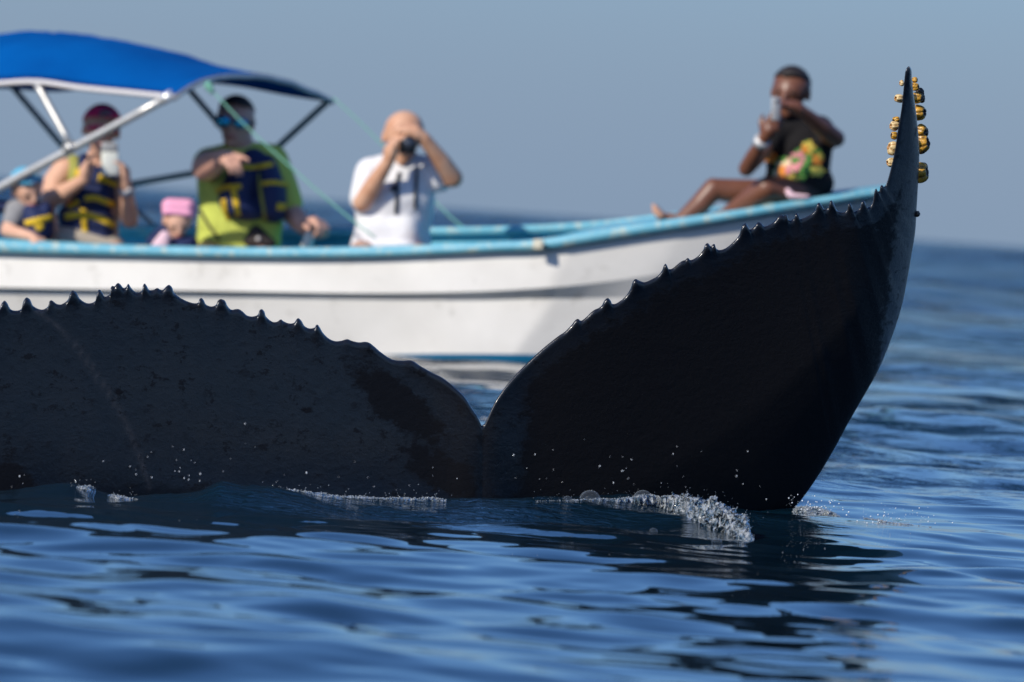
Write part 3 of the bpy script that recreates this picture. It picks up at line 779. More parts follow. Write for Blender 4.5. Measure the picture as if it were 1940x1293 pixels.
# sun canopy
VC = 0.80
ST = [((330, 180), (470, 139), (630, 188)), ((250, 172), (400, 122), (545, 175)), ((150, 162), (300, 95), (455, 158)), ((70, 151), (222, 75), (370, 150)), ((0, 154), (150, 62), (290, 150)),
      ((-80, 162), (70, 59.5), (200, 158)), ((-150, 168), (0, 66), (105, 168)), ((-250, 174), (-100, 80), (0, 162)), ((-450, 182), (-300, 95), (-150, 170))]
nN = smooth_path([np.r_[bplace(*s[0], -VC)] for s in ST], 60); nM = smooth_path([bplace(*s[1], 0.0) for s in ST], 60); nF = smooth_path([bplace(*s[2], VC) for s in ST], 60)
rows = []
for k in np.linspace(-1, 1, 31):
    q = abs(k)
    e_ = nN if k < 0 else nF
    hgt = 1 - q ** 2.3                                     # flat crown, sides that roll down
    B = nM + (e_ - nM) * q
    B = B.copy(); B[:, 2] = e_[:, 2] + (nM[:, 2] - e_[:, 2]) * hgt
    tt = np.linspace(0, 1, 60)
    sag = -0.012 * np.sin(np.pi * tt * 4) ** 2 * (1 - q ** 2) - 0.016 * np.exp(-((tt - 0.47 - 0.03 * q) / 0.018) ** 2) * (1 - q ** 4)
    fold = np.array([0.010 * mno.noise(Vector((t_ * 9 + k * 2.0, k * 2.2 - t_ * 5, 3.1))) + 0.006 * mno.noise(Vector((t_ * 26 - k * 9, k * 4, 7.7))) for t_ in tt]) * (1 - q ** 6)
    B[:, 2] += sag + fold; B[:, 1] += fold * 1.5
    rows.append(B)
cv, cf = loft(rows)
nrow, ncol = len(rows), len(rows[0])
under = np.array(cv) + np.array([0, 0, -0.006])
edge_f = []
tot = nrow * ncol
loopi = list(range(ncol)) + [r * ncol + ncol - 1 for r in range(1, nrow)] + [(nrow - 1) * ncol + c for c in range(ncol - 2, -1, -1)] + [r * ncol for r in range(nrow - 2, 0, -1)]
for a_, b_ in zip(loopi, loopi[1:] + loopi[:1]): edge_f.append((a_, b_, b_ + tot, a_ + tot))
canopy = part('canopy', (np.concatenate([cv, under]), cf + [tuple(i + tot for i in f[::-1]) for f in cf] + edge_f), M['canvas'])
part('binding', tube(nN + np.array([0, -0.004, -0.012]), 0.014, 8), M['binding'], canopy)
part('binding', tube(nF + np.array([0, 0.004, -0.008]), 0.010, 8), M['canvas'], canopy)
arch = np.array([r[0] for r in rows]) + np.array([0, 0, -0.016])
part('canopy_bow', tube(arch, 0.013, 8), M['alu'], canopy)
def pole(p0, p1, r, m, name='canopy_pole'):
    return part(name, tube(np.array([p0 + (p1 - p0) * k / 6 for k in range(7)]), r, 10), m)
def bl(a, b, v0, v1, r, m):
    return pole(bplace(*a, v0), bplace(*b, v1), r, m)
p_main = bl((-60, 387), (326, 181), -VC - 0.02, -VC, 0.021, M['alu'])
bl((68, 156), (132, 272), -VC, -VC - 0.02, 0.018, M['alu'])
bl((18, 158), (125, 285), VC, VC, 0.016, M['alu_dull'])
bl((624, 190), (470, 330), VC, VC, 0.017, M['alu_dull'])
bl((360, 172), (470, 300), VC, VC, 0.016, M['alu_dull'])
bl((225, 353), (480, 309), VC, VC, 0.016, M['alu_dull'])
bl((255, 395), (310, 445), VC, VC, 0.012, M['alu_dull'])
cl = bplace(316, 185, -VC)
part('pole_clamp', tube(np.array([bplace(306, 190, -VC), bplace(326, 180, -VC)]), 0.026, 12), mat('bright_fitting', (0.85, 0.85, 0.85), 0.25, metal=0.5), p_main)
c2 = [bplace(124, 284, -VC - .02), bplace(140, 276, -VC - .02)]
part('pole_clamp', tube(np.array(c2), 0.026, 12), M['alu'], p_main)
def rope(pts, vs, r=0.0055):
    P = smooth_path([bplace(x, y, v) for (x, y), v in zip(pts, vs)], 30)
    return part('rope', tube(P, r, 6), M['rope'])
rope([(393, 163), (470, 243), (560, 325), (640, 395), (712, 452)], [-VC, -VC, -VC, -VC, -VC], 0.0045)
rope([(632, 186), (700, 250), (790, 345), (850, 408), (885, 437)], [VC, VC, VC, VC, VC], 0.004)
knot = spheres([(bplace(395, 163, -VC - 0.01), (0.02, 0.02, 0.024)), (bplace(400, 170, -VC - 0.01), (0.014, 0.014, 0.022))], 2)
part('rope_knot', knot, M['rope'], canopy)

# ------------------------------------------------------------------ people
class Fig:
    def __init__(s, px, v, base_py, k=1.1):
        s.Y = float(bplace(px, 420, v)[1]); s.k = k
        s.base = at(px, base_py, s.Y)
    def p(s, px, py, d=0.0): return at(px, py, s.Y + d)
    def obj(s, name, VF, m, parent=None, smooth=True):
        return mesh_obj(name, VF[0], VF[1], m, parent=parent, base=s.base, smooth=smooth)
def hand_chains(w, d, n, k, curl=0.5, side=1.0, point=False):
    """palm, four unequal bent fingers and a thumb; w wrist, d towards the fingertips, n out of the palm"""
    d = unit(d); n = unit(n - d * np.dot(n, d)); s = np.cross(d, n) * side
    ch = [[(w, 0.026 * k), (w + d * 0.045 * k, (0.033 * k,) * 3)]]
    pal = w + d * 0.075 * k
    ch.append([(w + d * 0.03 * k + s * 0.018 * k, 0.019 * k), (pal + s * 0.024 * k, 0.016 * k)]); ch.append([(w + d * 0.03 * k - s * 0.018 * k, 0.019 * k), (pal - s * 0.026 * k, 0.015 * k)])
    ch.append([(pal + s * 0.024 * k, 0.016 * k), (pal - s * 0.026 * k, 0.015 * k)])
    lens = [0.072, 0.080, 0.074, 0.058]
    for i in range(4):
        root = pal + s * (0.030 - 0.020 * i) * k
        c = curl if not (point and i == 0) else 0.03
        a, p = 0.0, root; L = lens[i] * k
        seg = [(p, 0.0098 * k)]
        for f, add in ((0.45, 0.9), (0.32, 1.1), (0.23, 0.8)):
            a += c * add
            p = p + (d * math.cos(a) + n * math.sin(a)) * L * f
            seg.append((p, (0.0098 - 0.0012 * len(seg)) * k))
        ch.append(seg)
    t0 = w + d * 0.025 * k + s * 0.024 * k
    t1 = t0 + (s * 0.75 + d * 0.7 + n * 0.35) * 0.035 * k; t2 = t1 + (d * 0.85 + n * (0.2 + curl * 0.6) + s * 0.2) * 0.032 * k
    ch.append([(t0, 0.014 * k), (t1, 0.0115 * k), (t2, 0.009 * k)])
    return ch
def head_chains(c, fwd, up, k, ears=True):
    """skull, jaw, nose, brow and ears about the head's centre"""
    fwd = unit(fwd); up = unit(up - fwd * np.dot(up, fwd)); r = np.cross(fwd, up)
    ch = [[(c + up * 0.030 * k - fwd * 0.012 * k, 0.086 * k), (c + up * 0.010 * k + fwd * 0.018 * k, 0.074 * k)],
          [(c + fwd * 0.020 * k + up * 0.0 * k, 0.066 * k), (c - up * 0.062 * k + fwd * 0.034 * k, 0.046 * k), (c - up * 0.088 * k + fwd * 0.052 * k, 0.026 * k)],
          [(c + up * 0.020 * k + fwd * 0.084 * k, 0.009 * k), (c - up * 0.022 * k + fwd * 0.103 * k, 0.0135 * k)],
          [(c + up * 0.028 * k + fwd * 0.072 * k + r * 0.034 * k, 0.012 * k), (c + up * 0.028 * k + fwd * 0.072 * k - r * 0.034 * k, 0.012 * k)],
          [(c - up * 0.052 * k + fwd * 0.082 * k + r * 0.014 * k, 0.010 * k), (c - up * 0.052 * k + fwd * 0.082 * k - r * 0.014 * k, 0.010 * k)]]
    if ears:
        for sg in (1, -1):
            ch.append([(c + r * 0.080 * sg * k + up * 0.012 * k - fwd * 0.008 * k, 0.013 * k), (c + r * 0.084 * sg * k - up * 0.022 * k, 0.010 * k)])
    return ch
def face_bits(f, body, c, fwd, up, k):
    fwd = unit(fwd); up = unit(up - fwd * np.dot(up, fwd)); r = np.cross(fwd, up)
    for sg in (1, -1):
        f.obj('eye', spheres([(c + up * 0.006 * k + fwd * 0.080 * k + r * 0.031 * sg * k, (0.013 * k, 0.010 * k, 0.008 * k))], 2), M['eye'], body)
    P = [c - up * 0.052 * k + fwd * (0.094 - 0.006 * abs(x)) * k + r * 0.012 * x * k for x in (-2, -1, 0, 1, 2)]
    f.obj('mouth', tube(P, np.array([0.003, 0.006, 0.007, 0.006, 0.003]) * k, 8), M['lip'], body)
def cap_shell(c, fwd, up, k, drop=0.25, puff=1.10):
    """the hair or a cap: the upper part of the skull, thickened"""
    fwd = unit(fwd); up = unit(up - fwd * np.dot(up, fwd)); r = np.cross(fwd, up)
    iv, fi = ico(4)
    cc = c + up * 0.026 * k - fwd * 0.004 * k
    W = iv[:, 0:1] * r * 0.084 * k * puff + iv[:, 1:2] * fwd * 0.100 * k * puff + iv[:, 2:3] * up * 0.092 * k * puff
    cut = drop + np.where(iv[:, 1] > 0, 0.30 * iv[:, 1], 0.55 * iv[:, 1])
    keepf = [f for f in fi if all(iv[i, 2] > cut[i] for i in f)]
    used = sorted({i for f in keepf for i in f}); mp = {i: n for n, i in enumerate(used)}
    out_ = cc + W[used]; inn = cc + W[used] * 0.93
    F = [tuple(mp[i] for i in f) for f in keepf]
    n = len(used)
    ed = {}
    for f in F:
        for a, b in zip(f, f[1:] + f[:1]): ed[(a, b)] = 1
    rim = [(a, b, b + n, a + n) for (a, b) in ed if (b, a) not in ed]
    return np.concatenate([out_, inn]), F + [tuple(i + n for i in f[::-1]) for f in F] + [q[::-1] for q in rim]
def brim(c, fwd, up, k, L=0.075, w=0.075, tilt=-0.15, z=0.035):
    fwd = unit(fwd); up = unit(up - fwd * np.dot(up, fwd)); r = np.cross(fwd, up)
    V = []
    for t_ in (0, 0.004 * k):
        for i in range(7):
            for j in range(11):
                a = (j - 5) / 5 * 1.15
                q = 0.086 + L * (i / 6) * math.cos(a * 0.9)
                V.append(c + up * (z * k + t_) + (fwd * math.cos(a) * q + r * math.sin(a) * (0.080 + 0.012 * i / 6)) * k + up * k * tilt * (i / 6) * L - up * k * 0.02 * (abs(j - 5) / 5) ** 2)
    n = 77
    F = grid_faces(7, 11) + [tuple(x + n for x in q[::-1]) for q in grid_faces(7, 11)]
    lp = list(range(11)) + [i * 11 + 10 for i in range(1, 7)] + [66 + j for j in range(9, -1, -1)] + [i * 11 for i in range(5, 0, -1)]
    F += [(a, b, b + n, a + n) for a, b in zip(lp, lp[1:] + lp[:1])]
    return V, F
def torso(f, pel, waist, chest, neck, sh_l, sh_r, k, grow=0.0):
    g = grow
    return [[(pel, (0.165 * k + g, 0.115 * k + g, 0.10 * k + g)), (waist, (0.145 * k + g, 0.10 * k + g, 0.08 * k + g)), (chest, (0.160 * k + g, 0.112 * k + g, 0.11 * k + g))],
            [(chest, (0.150 * k + g, 0.11 * k + g, 0.10 * k + g)), ((sh_l + sh_r) / 2 - np.array([0, 0, 0.02]), (0.13 * k + g, 0.085 * k + g, 0.06 * k + g))],
            [(sh_l, 0.056 * k + g), ((sh_l + sh_r) / 2 + np.array([0, 0, 0.02 * k]), 0.062 * k + g), (sh_r, 0.056 * k + g)]]
def seat_legs(f, pel, k, sgn=-1, spread=0.11):
    """thighs out along the seat, shins down to the floor"""
    ch = []
    for s_ in (-1, 1):
        hip = pel + np.array([spread * s_ * 0.9, 0, -0.01]) * k
        knee = hip + np.array([0.04 * s_, sgn * 0.36, -0.01]) * k
        ank = knee + np.array([0, -sgn * 0.02, -0.24]) * k
        ch.append([(hip, 0.085 * k), (knee, 0.058 * k), (ank, 0.040 * k)])
        ch.append([(ank, 0.036 * k), (ank + np.array([0, sgn * 0.15, -0.03]) * k, 0.030 * k)])
    return ch
TOCAM = np.array([0, -1.0, 0])
UPV = np.array([0.05, 0, 1.0])

# --- bald man in the white shirt, camera at his eye
def man_white():
    f = Fig(745, -0.12, 465, 1.12); k = f.k; p = f.p
    hc = p(765, 262, -0.02); fw = unit(np.array([0.10, -1, -0.12]))
    sh_l, sh_r = p(704, 330, 0.02), p(806, 326, 0.02)
    chest, waist, pel, neck = p(748, 378, 0.0), p(744, 435, 0.02), p(742, 485, 0.03), p(762, 312, 0.02)
    el_l, wr_l = p(686, 384, -0.12), p(736, 306, -0.24)
    el_r, wr_r = p(859, 338, -0.10), p(803, 262, -0.22)
    body = head_chains(hc, fw, UPV, k) + [[(neck + np.array([0, 0.01, -.03]), 0.062 * k), (hc - np.array([0, -0.015, 0.05]), 0.056 * k)]]
    body += torso(f, pel, waist, chest, neck, sh_l, sh_r, k) + seat_legs(f, pel, k)
    body += [[(sh_l, 0.054 * k), (el_l, 0.040 * k)], [(el_l, 0.040 * k), (el_l * 0.6 + wr_l * 0.4, 0.039 * k), (wr_l, 0.026 * k)], [(sh_r, 0.054 * k), (el_r, 0.041 * k)], [(el_r, 0.041 * k), (el_r * 0.6 + wr_r * 0.4, 0.040 * k), (wr_r, 0.027 * k)]]
    body += hand_chains(wr_l, p(745, 268, -0.25) - wr_l, np.array([0.8, 0.2, 0.2]), k, 0.55, 1)
    body += hand_chains(wr_r, p(762, 236, -0.23) - wr_r, np.array([-0.25, 0.5, -0.8]), k, 0.45, -1)
    o = f.obj('person', blob(body, 0.0075), M['skin_t'])
    tag(o, 'bald man in white T-shirt aiming a black camera with both hands', 'person')
    face_bits(f, o, hc, fw, UPV, k)
    shv = torso(f, p(741, 476, 0.03), waist, chest, neck, sh_l, sh_r, k, 0.016)
    shv += [[(p(697, 445, -0.02), (0.06, 0.13, 0.13)), (p(768, 445, -0.02), (0.09, 0.14, 0.13))], [(p(704, 480, -0.03), (0.08, 0.2, 0.07)), (p(768, 480, -0.03), (0.09, 0.2, 0.07))]]
    shv += [[(sh_l, 0.074 * k), (sh_l * 0.45 + el_l * 0.55, 0.066 * k), (sh_l * 0.12 + el_l * 0.88 + np.array([0, 0.02, 0]), 0.060 * k)], [(sh_r, 0.072 * k), (sh_r * 0.5 + el_r * 0.5 + np.array([0, 0, -0.01]), 0.066 * k)]]
    SV = blob(shv, 0.011, 5)
    sh = f.obj('t_shirt', SV, M['white_tee'], o)
    T = bvh(*SV)
    f.obj('camera_strap', ribbon(T, [(789, 318), (787, 350), (786, 396)], 6, 0.008), M['black_plastic'], o)
    f.obj('camera_strap', ribbon(T, [(757, 328), (752, 350), (752, 378), (750, 405)], 6.5, 0.008), M['black_plastic'], o)
    f.obj('strap_buckle', patch(T, 748, 359, 9, 7, 0, 0, 0.014), M['black_plastic'], o)
    # the camera he holds
    cc = p(772, 272, -0.20); ax = unit(np.array([1, 0.1, 0.04])); ay = unit(np.array([0.1, -1, 0])); az = np.cross(ax, ay) * -1
    az = np.array([0, 0, 1.0])
    cb = mesh_obj('camera_body', *slab(cc, ax, ay, az, 0.040, 0.030, 0.050), M['black_plastic'], base=cc)
    tag(cb, 'black camera held up to the face of the bald man', 'camera')
    l0 = cc + ay * 0.028
    mesh_obj('lens', *tube([l0, l0 + ay * 0.03, l0 + ay * 0.055, l0 + ay * 0.056], [0.033, 0.033, 0.035, 0.027], 24), M['black_plastic'], parent=cb, base=cc)
    mesh_obj('lens_glass', *spheres([(l0 + ay * 0.052, (0.026, 0.012, 0.026))], 2), M['glass_lens'], parent=cb, base=cc)
    mesh_obj('viewfinder_hump', *slab(cc + az * 0.052, ax, ay, az, 0.018, 0.022, 0.012), M['black_plastic'], parent=cb, base=cc)
    return o
man_white()

# --- pointing man in the lime shirt and life vest
def vest_front(f, tr_ch, grow, voxel=0.012): return blob(tr_ch, voxel, 5)
def man_point():
    f = Fig(455, 0.10, 465, 1.16); k = f.k; p = f.p
    hc = p(445, 232, -0.02); fw = unit(np.array([-0.08, -1, -0.10]))
    sh_l, sh_r = p(398, 312, 0.0), p(514, 306, 0.05)
    chest, waist, pel, neck = p(458, 360, 0.0), p(450, 430, 0.0), p(446, 490, 0.02), p(456, 288, 0.03)
    el_l, wr_l = p(388, 318, -0.27), p(422, 298, -0.48)
    el_r, wr_r = p(554, 404, -0.02), p(576, 432, -0.14)
    body = head_chains(hc, fw, UPV, k * 0.92) + [[(neck, 0.064 * k), (hc - np.array([-.01, -0.015, 0.05]), 0.060 * k)]]
    body += torso(f, pel, waist, chest, neck, sh_l, sh_r, k) + seat_legs(f, pel, k)
    body += [[(sh_l, 0.066 * k), (el_l, 0.056 * k)], [(el_l, 0.056 * k), (el_l * 0.6 + wr_l * 0.4, 0.052 * k), (wr_l, 0.035 * k)],
             [(sh_r, 0.056 * k), (el_r, 0.046 * k)], [(el_r, 0.046 * k), (el_r * 0.5 + wr_r * 0.5, 0.044 * k), (wr_r, 0.031 * k)]]
    body += hand_chains(wr_l, p(447, 304, -0.60) - wr_l, np.array([0.3, 0.3, -0.9]), k * 1.12, 0.75, 1, point=True)
    body += hand_chains(wr_r, p(604, 424, -0.20) - wr_r, np.array([0.2, -0.4, -0.9]), k * 1.15, 0.95, -1)
    o = f.obj('person', blob(body, 0.0075), M['skin_m'])
    tag(o, 'man in lime shirt and sunglasses pointing towards the camera', 'person')
    face_bits(f, o, hc, fw, UPV, k)
    f.obj('hair', cap_shell(hc, fw, UPV, k * 0.92, 0.40, 1.09), M['hair'], o)
    r = np.cross(fw, unit(UPV - fw * np.dot(UPV, fw)))
    gl = hc + UPV * 0.008 * k + fw * 0.098 * k
    sg = f.obj('sunglasses', tube([gl - r * 0.085 * k - fw * 0.09 * k, gl - r * 0.078 * k - fw * 0.02 * k, gl - r * 0.03 * k, gl + r * 0.03 * k, gl + r * 0.078 * k - fw * 0.02 * k, gl + r * 0.085 * k - fw * 0.09 * k], 0.006 * k, 8), M['black_plastic'], o)
    for s_ in (1, -1):
        f.obj('lens', spheres([(gl + r * 0.036 * s_ * k, (0.032 * k, 0.014 * k, 0.025 * k))], 2), M['blue_lens'], sg)
    shv = torso(f, p(447, 478, 0.02), waist, chest, neck, sh_l, sh_r, k, 0.018)
    shv += [[(p(412, 425, 0.0), (0.10, 0.12, 0.14)), (p(490, 425, 0.0), (0.12, 0.12, 0.14))], [(p(410, 455, 0.0), (0.10, 0.13, 0.07)), (p(495, 455, 0.0), (0.10, 0.13, 0.07))]]
    shv += [[(sh_l, 0.074 * k), (sh_l * 0.88 + el_l * 0.12, 0.072 * k)], [(p(392, 345, 0.0), 0.05), (p(400, 400, 0.0), 0.06)],
            [(sh_r, 0.074 * k), (sh_r * 0.45 + el_r * 0.55, 0.068 * k), (sh_r * 0.2 + el_r * 0.8, 0.062 * k)]]
    SV = blob(shv, 0.011, 5)
    f.obj('shirt', SV, M['lime'], o)
    vch = [[(p(462, 330, -0.09), (0.085, 0.13, 0.05)), (p(448, 378, -0.10), (0.090, 0.15, 0.09)), (p(462, 402, -0.10), (0.10, 0.15, 0.045))],
           [(p(505, 320, -0.06), (0.055, 0.13, 0.07)), (p(514, 365, -0.08), (0.075, 0.15, 0.08)), (p(518, 400, -0.08), (0.065, 0.15, 0.06))],
           [(p(480, 300, -0.03), (0.06, 0.09, 0.05)), (p(505, 322, -0.06), (0.055, 0.13, 0.05))], [(p(446, 306, -0.03), (0.05, 0.09, 0.03)), (p(462, 330, -0.09), (0.085, 0.13, 0.05))]]
    VV = blob(vch, 0.011, 5)
    v = f.obj('life_vest', VV, M['navy'], o)
    T = bvh(*join(SV, VV))
    for pts, w in (([(437, 316), (475, 319), (516, 312)], 9), ([(497, 349), (520, 347), (546, 352)], 9), ([(410, 364), (432, 356), (457, 354)], 10), ([(441, 352), (446, 378), (452, 407)], 10), ([(425, 378), (428, 398), (433, 416)], 9), ([(523, 391), (531, 392), (539, 393)], 14), ([(490, 328), (497, 372), (504, 416)], 7)):
        f.obj('strap', ribbon(T, pts, w, 0.007), M['yellow'] if w != 7 else M['olive'], v)
    f.obj('strap', ribbon(T, [(380, 398), (398, 430), (416, 455)], 5, 0.006), M['charcoal'], v)
    PV = blob([[(p(485, 438, -0.12), (0.03, 0.04, 0.03)), (p(492, 460, -0.12), (0.085, 0.05, 0.03))]], 0.01, 3)
    pc = f.obj('waist_pouch', PV, M['charcoal'], o)
    f.obj('snap_button', spheres([(p(489, 453, -0.175), (0.012, 0.008, 0.012))], 2), M['steel'], pc)
    hp0, hp1 = p(590, 436, -0.18), p(579, 474, -0.16)
    h = mesh_obj('grip_handle', *tube([hp0, hp0 * 0.8 + hp1 * 0.2, hp1], [0.020, 0.026, 0.030], 16), M['white_plastic'], base=hp1)
    tag(h, 'pale handle gripped in the lowered fist of the pointing man', 'handle')
    return o
man_point()

# --- woman in the raspberry cap
def woman_cap():
    f = Fig(185, -0.32, 455, 1.02); k = f.k; p = f.p
    hc = p(192, 249, -0.02); fw = unit(np.array([0.20, -1, -0.12]))
    sh_l, sh_r = p(122, 322, 0.0), p(220, 330, 0.03)
    chest, waist, pel, neck = p(176, 368, 0.0), p(172, 425, 0.0), p(165, 470, 0.0), p(184, 302, 0.02)
    el_l, wr_l = p(94, 382, -0.10), p(160, 340, -0.26)
    el_r, wr_r = p(246, 416, -0.08), p(238, 344, -0.22)
    body = head_chains(hc, fw, UPV, k) + [[(neck, 0.050 * k), (hc - np.array([0, -0.015, 0.05]), 0.050 * k)]]
    body += torso(f, pel, waist, chest, neck, sh_l, sh_r, k * 0.92) + seat_legs(f, pel, k, -0.4)
    body += [[(sh_l, 0.058 * k), (p(104, 345, -0.03), 0.056 * k), (el_l, 0.044 * k)], [(el_l, 0.046 * k), (el_l * 0.6 + wr_l * 0.4, 0.042 * k), (wr_l, 0.026 * k)],
             [(sh_r, 0.050 * k), (el_r, 0.042 * k)], [(el_r, 0.042 * k), (el_r * 0.6 + wr_r * 0.4, 0.038 * k), (wr_r, 0.025 * k)]]
    body += hand_chains(wr_l, p(167, 302, -0.27) - wr_l, np.array([0.9, -0.1, 0.1]), k, 0.35, 1)
    body += hand_chains(wr_r, p(229, 305, -0.24) - wr_r, np.array([-0.8, -0.2, 0.3]), k, 0.55, -1)
    o = f.obj('person', blob(body, 0.0075), M['skin_l'])
    tag(o, 'woman in raspberry cap and navy life vest holding up a white phone', 'person')
    face_bits(f, o, hc, fw, UPV, k)
    f.obj('hair', cap_shell(hc - np.array([0, -0.012, 0.022]), fw, UPV, k, 0.0, 1.04), M['hair'], o)
    cp = f.obj('cap', cap_shell(hc, fw, UPV, k, 0.22, 1.15), M['red_cap'], o)
    f.obj('cap_brim', brim(hc, fw, UPV, k), M['red_cap'], cp)
    T0 = bvh(*cap_shell(hc, fw, UPV, k, 0.22, 1.15))
    f.obj('cap_badge', patch(T0, 200, 219, 13, 9, 0.1), M['grey_patch'], cp)
    f.obj('tank_top', blob([[(p(140, 308, 0.0), 0.040), (p(152, 345, -0.02), (0.06, 0.11, 0.06))], [(p(214, 318, 0.02), 0.036), (p(205, 350, 0.0), (0.05, 0.1, 0.06))]], 0.01, 4), M['olive'], o)
    vch = [[(p(158, 338, -0.03), (0.045, 0.13, 0.07)), (p(205, 345, -0.03), (0.045, 0.12, 0.07))], [(p(158, 372, -0.03), (0.06, 0.14, 0.08)), (p(200, 376, -0.03), (0.055, 0.13, 0.08))],
           [(p(135, 410, -0.03), (0.07, 0.14, 0.06)), (p(200, 425, -0.03), (0.055, 0.13, 0.065))], [(p(130, 428, -0.03), (0.05, 0.13, 0.03)), (p(200, 452, -0.03), (0.055, 0.12, 0.03))],
           [(p(158, 308, 0.0), (0.03, 0.08, 0.05)), (p(160, 340, -0.03), (0.04, 0.11, 0.05))]]
    VV = blob(vch, 0.010, 4)
    v = f.obj('life_vest', VV, M['navy'], o); T = bvh(*VV)
    for pts, w in (([(141, 328), (160, 331)], 15), ([(186, 338), (203, 341)], 14), ([(200, 342), (221, 352)], 9), ([(160, 376), (182, 376), (220, 390)], 10), ([(112, 388), (135, 392), (150, 380)], 9), ([(124, 411), (153, 408), (186, 414), (220, 430)], 11), ([(156, 394), (160, 420), (161, 450)], 11)):
        f.obj('strap', ribbon(T, pts, w, 0.007), M['yellow'], v)
    f.obj('shorts', blob([[(p(125, 452, -0.12), (0.10, 0.10, 0.06)), (p(200, 466, -0.05), (0.10, 0.12, 0.06))]], 0.012, 4), M['beige'], o)
    wp = p(241, 362, -0.20); ax = unit(wr_r - el_r)
    tk = f.obj('wristwatch', tube([wp - ax * 0.010, wp + ax * 0.010], 0.037 * k, 20), M['steel'], o)
    f.obj('watch_face', spheres([(wp + np.array([0.012, -0.034, 0]), (0.016, 0.008, 0.016))], 2), M['steel'], tk)
    # phone in its pale case
    c = p(209, 311, -0.27); ax_ = unit(np.array([1, 0.25, 0.05])); az_ = unit(np.array([-0.1, 0, 1])); ay_ = np.cross(az_, ax_)
    ph = mesh_obj('phone', *slab(c, ax_, ay_, az_, 0.043, 0.012, 0.058, 0.45), M['white_plastic'], base=c)
    tag(ph, 'white camera phone with grey top held up by the woman in the cap', 'phone')
    mesh_obj('phone_top', *slab(c + az_ * 0.080, ax_, ay_, az_, 0.040, 0.010, 0.024, 0.45), M['grey_plastic'], parent=ph, base=c)
    return o
woman_cap()

# --- child in the light blue hat
def child_blue():
    f = Fig(60, -0.70, 462, 0.86); k = f.k; p = f.p
    hc = p(50, 361, 0.0); fw = unit(np.array([0.55, -0.8, -0.35])); up = unit(np.array([-0.25, 0.05, 1]))
    sh_l, sh_r = p(32, 400, 0.0), p(92, 402, 0.05)
    chest, waist, pel, neck = p(66, 425, 0.03), p(66, 455, 0.04), p(66, 480, 0.05), p(55, 388, 0.02)
    el, wr = p(14, 437, -0.05), p(62, 449, -0.17)
    body = head_chains(hc, fw, up, k) + [[(neck, 0.042 * k), (hc - np.array([0, 0, 0.04]), 0.044 * k)]] + torso(f, pel, waist, chest, neck, sh_l, sh_r, k * 0.75) + seat_legs(f, pel, k * 0.8, 1)
    body += [[(sh_l, 0.045 * k), (el, 0.040 * k)], [(el, 0.040 * k), (wr, 0.026 * k)], [(sh_r, 0.042 * k), (p(100, 440, 0.1), 0.036 * k)]]
    body += hand_chains(wr, p(76, 470, -0.20) - wr, np.array([0.1, 0.9, -0.3]), k * 0.85, 0.35, 1)
    o = f.obj('person', blob(body, 0.0075), M['skin_l'])
    tag(o, 'child in light blue hat resting one arm over the boat rail', 'person')
    face_bits(f, o, hc, fw, up, k)
    ht = f.obj('hat', cap_shell(hc, fw, up, k, 0.16, 1.16), M['sky_hat'], o)
    f.obj('t_shirt', blob([[(sh_l, 0.062 * k), (sh_l * 0.5 + el * 0.5, 0.056 * k)], [(sh_l, 0.06), (p(64, 405, 0.04), 0.07)]], 0.009, 4), M['grey_tee'], o)
    VV = blob([[(p(62, 398, 0.0), (0.055, 0.09, 0.03)), (p(70, 420, -0.01), (0.075, 0.11, 0.07)), (p(72, 445, -0.01), (0.075, 0.11, 0.04))], [(p(86, 405, 0.0), (0.04, 0.08, 0.06)), (p(88, 440, 0.0), (0.04, 0.1, 0.05))]], 0.009, 4)
    v = f.obj('life_vest', VV, M['navy'], o); T = bvh(*VV)
    for pts, w in (([(49, 424), (74, 418), (97, 412)], 11), ([(68, 425), (74, 434), (80, 426)], 9)):
        f.obj('strap', ribbon(T, pts, w, 0.007), M['yellow'], v)
    f.obj('vest_collar', blob([[(p(-14, 392, 0.06), (0.06, 0.07, 0.035)), (p(24, 392, 0.06), (0.05, 0.07, 0.03))]], 0.01, 4), M['navy'], v)
    return o
child_blue()

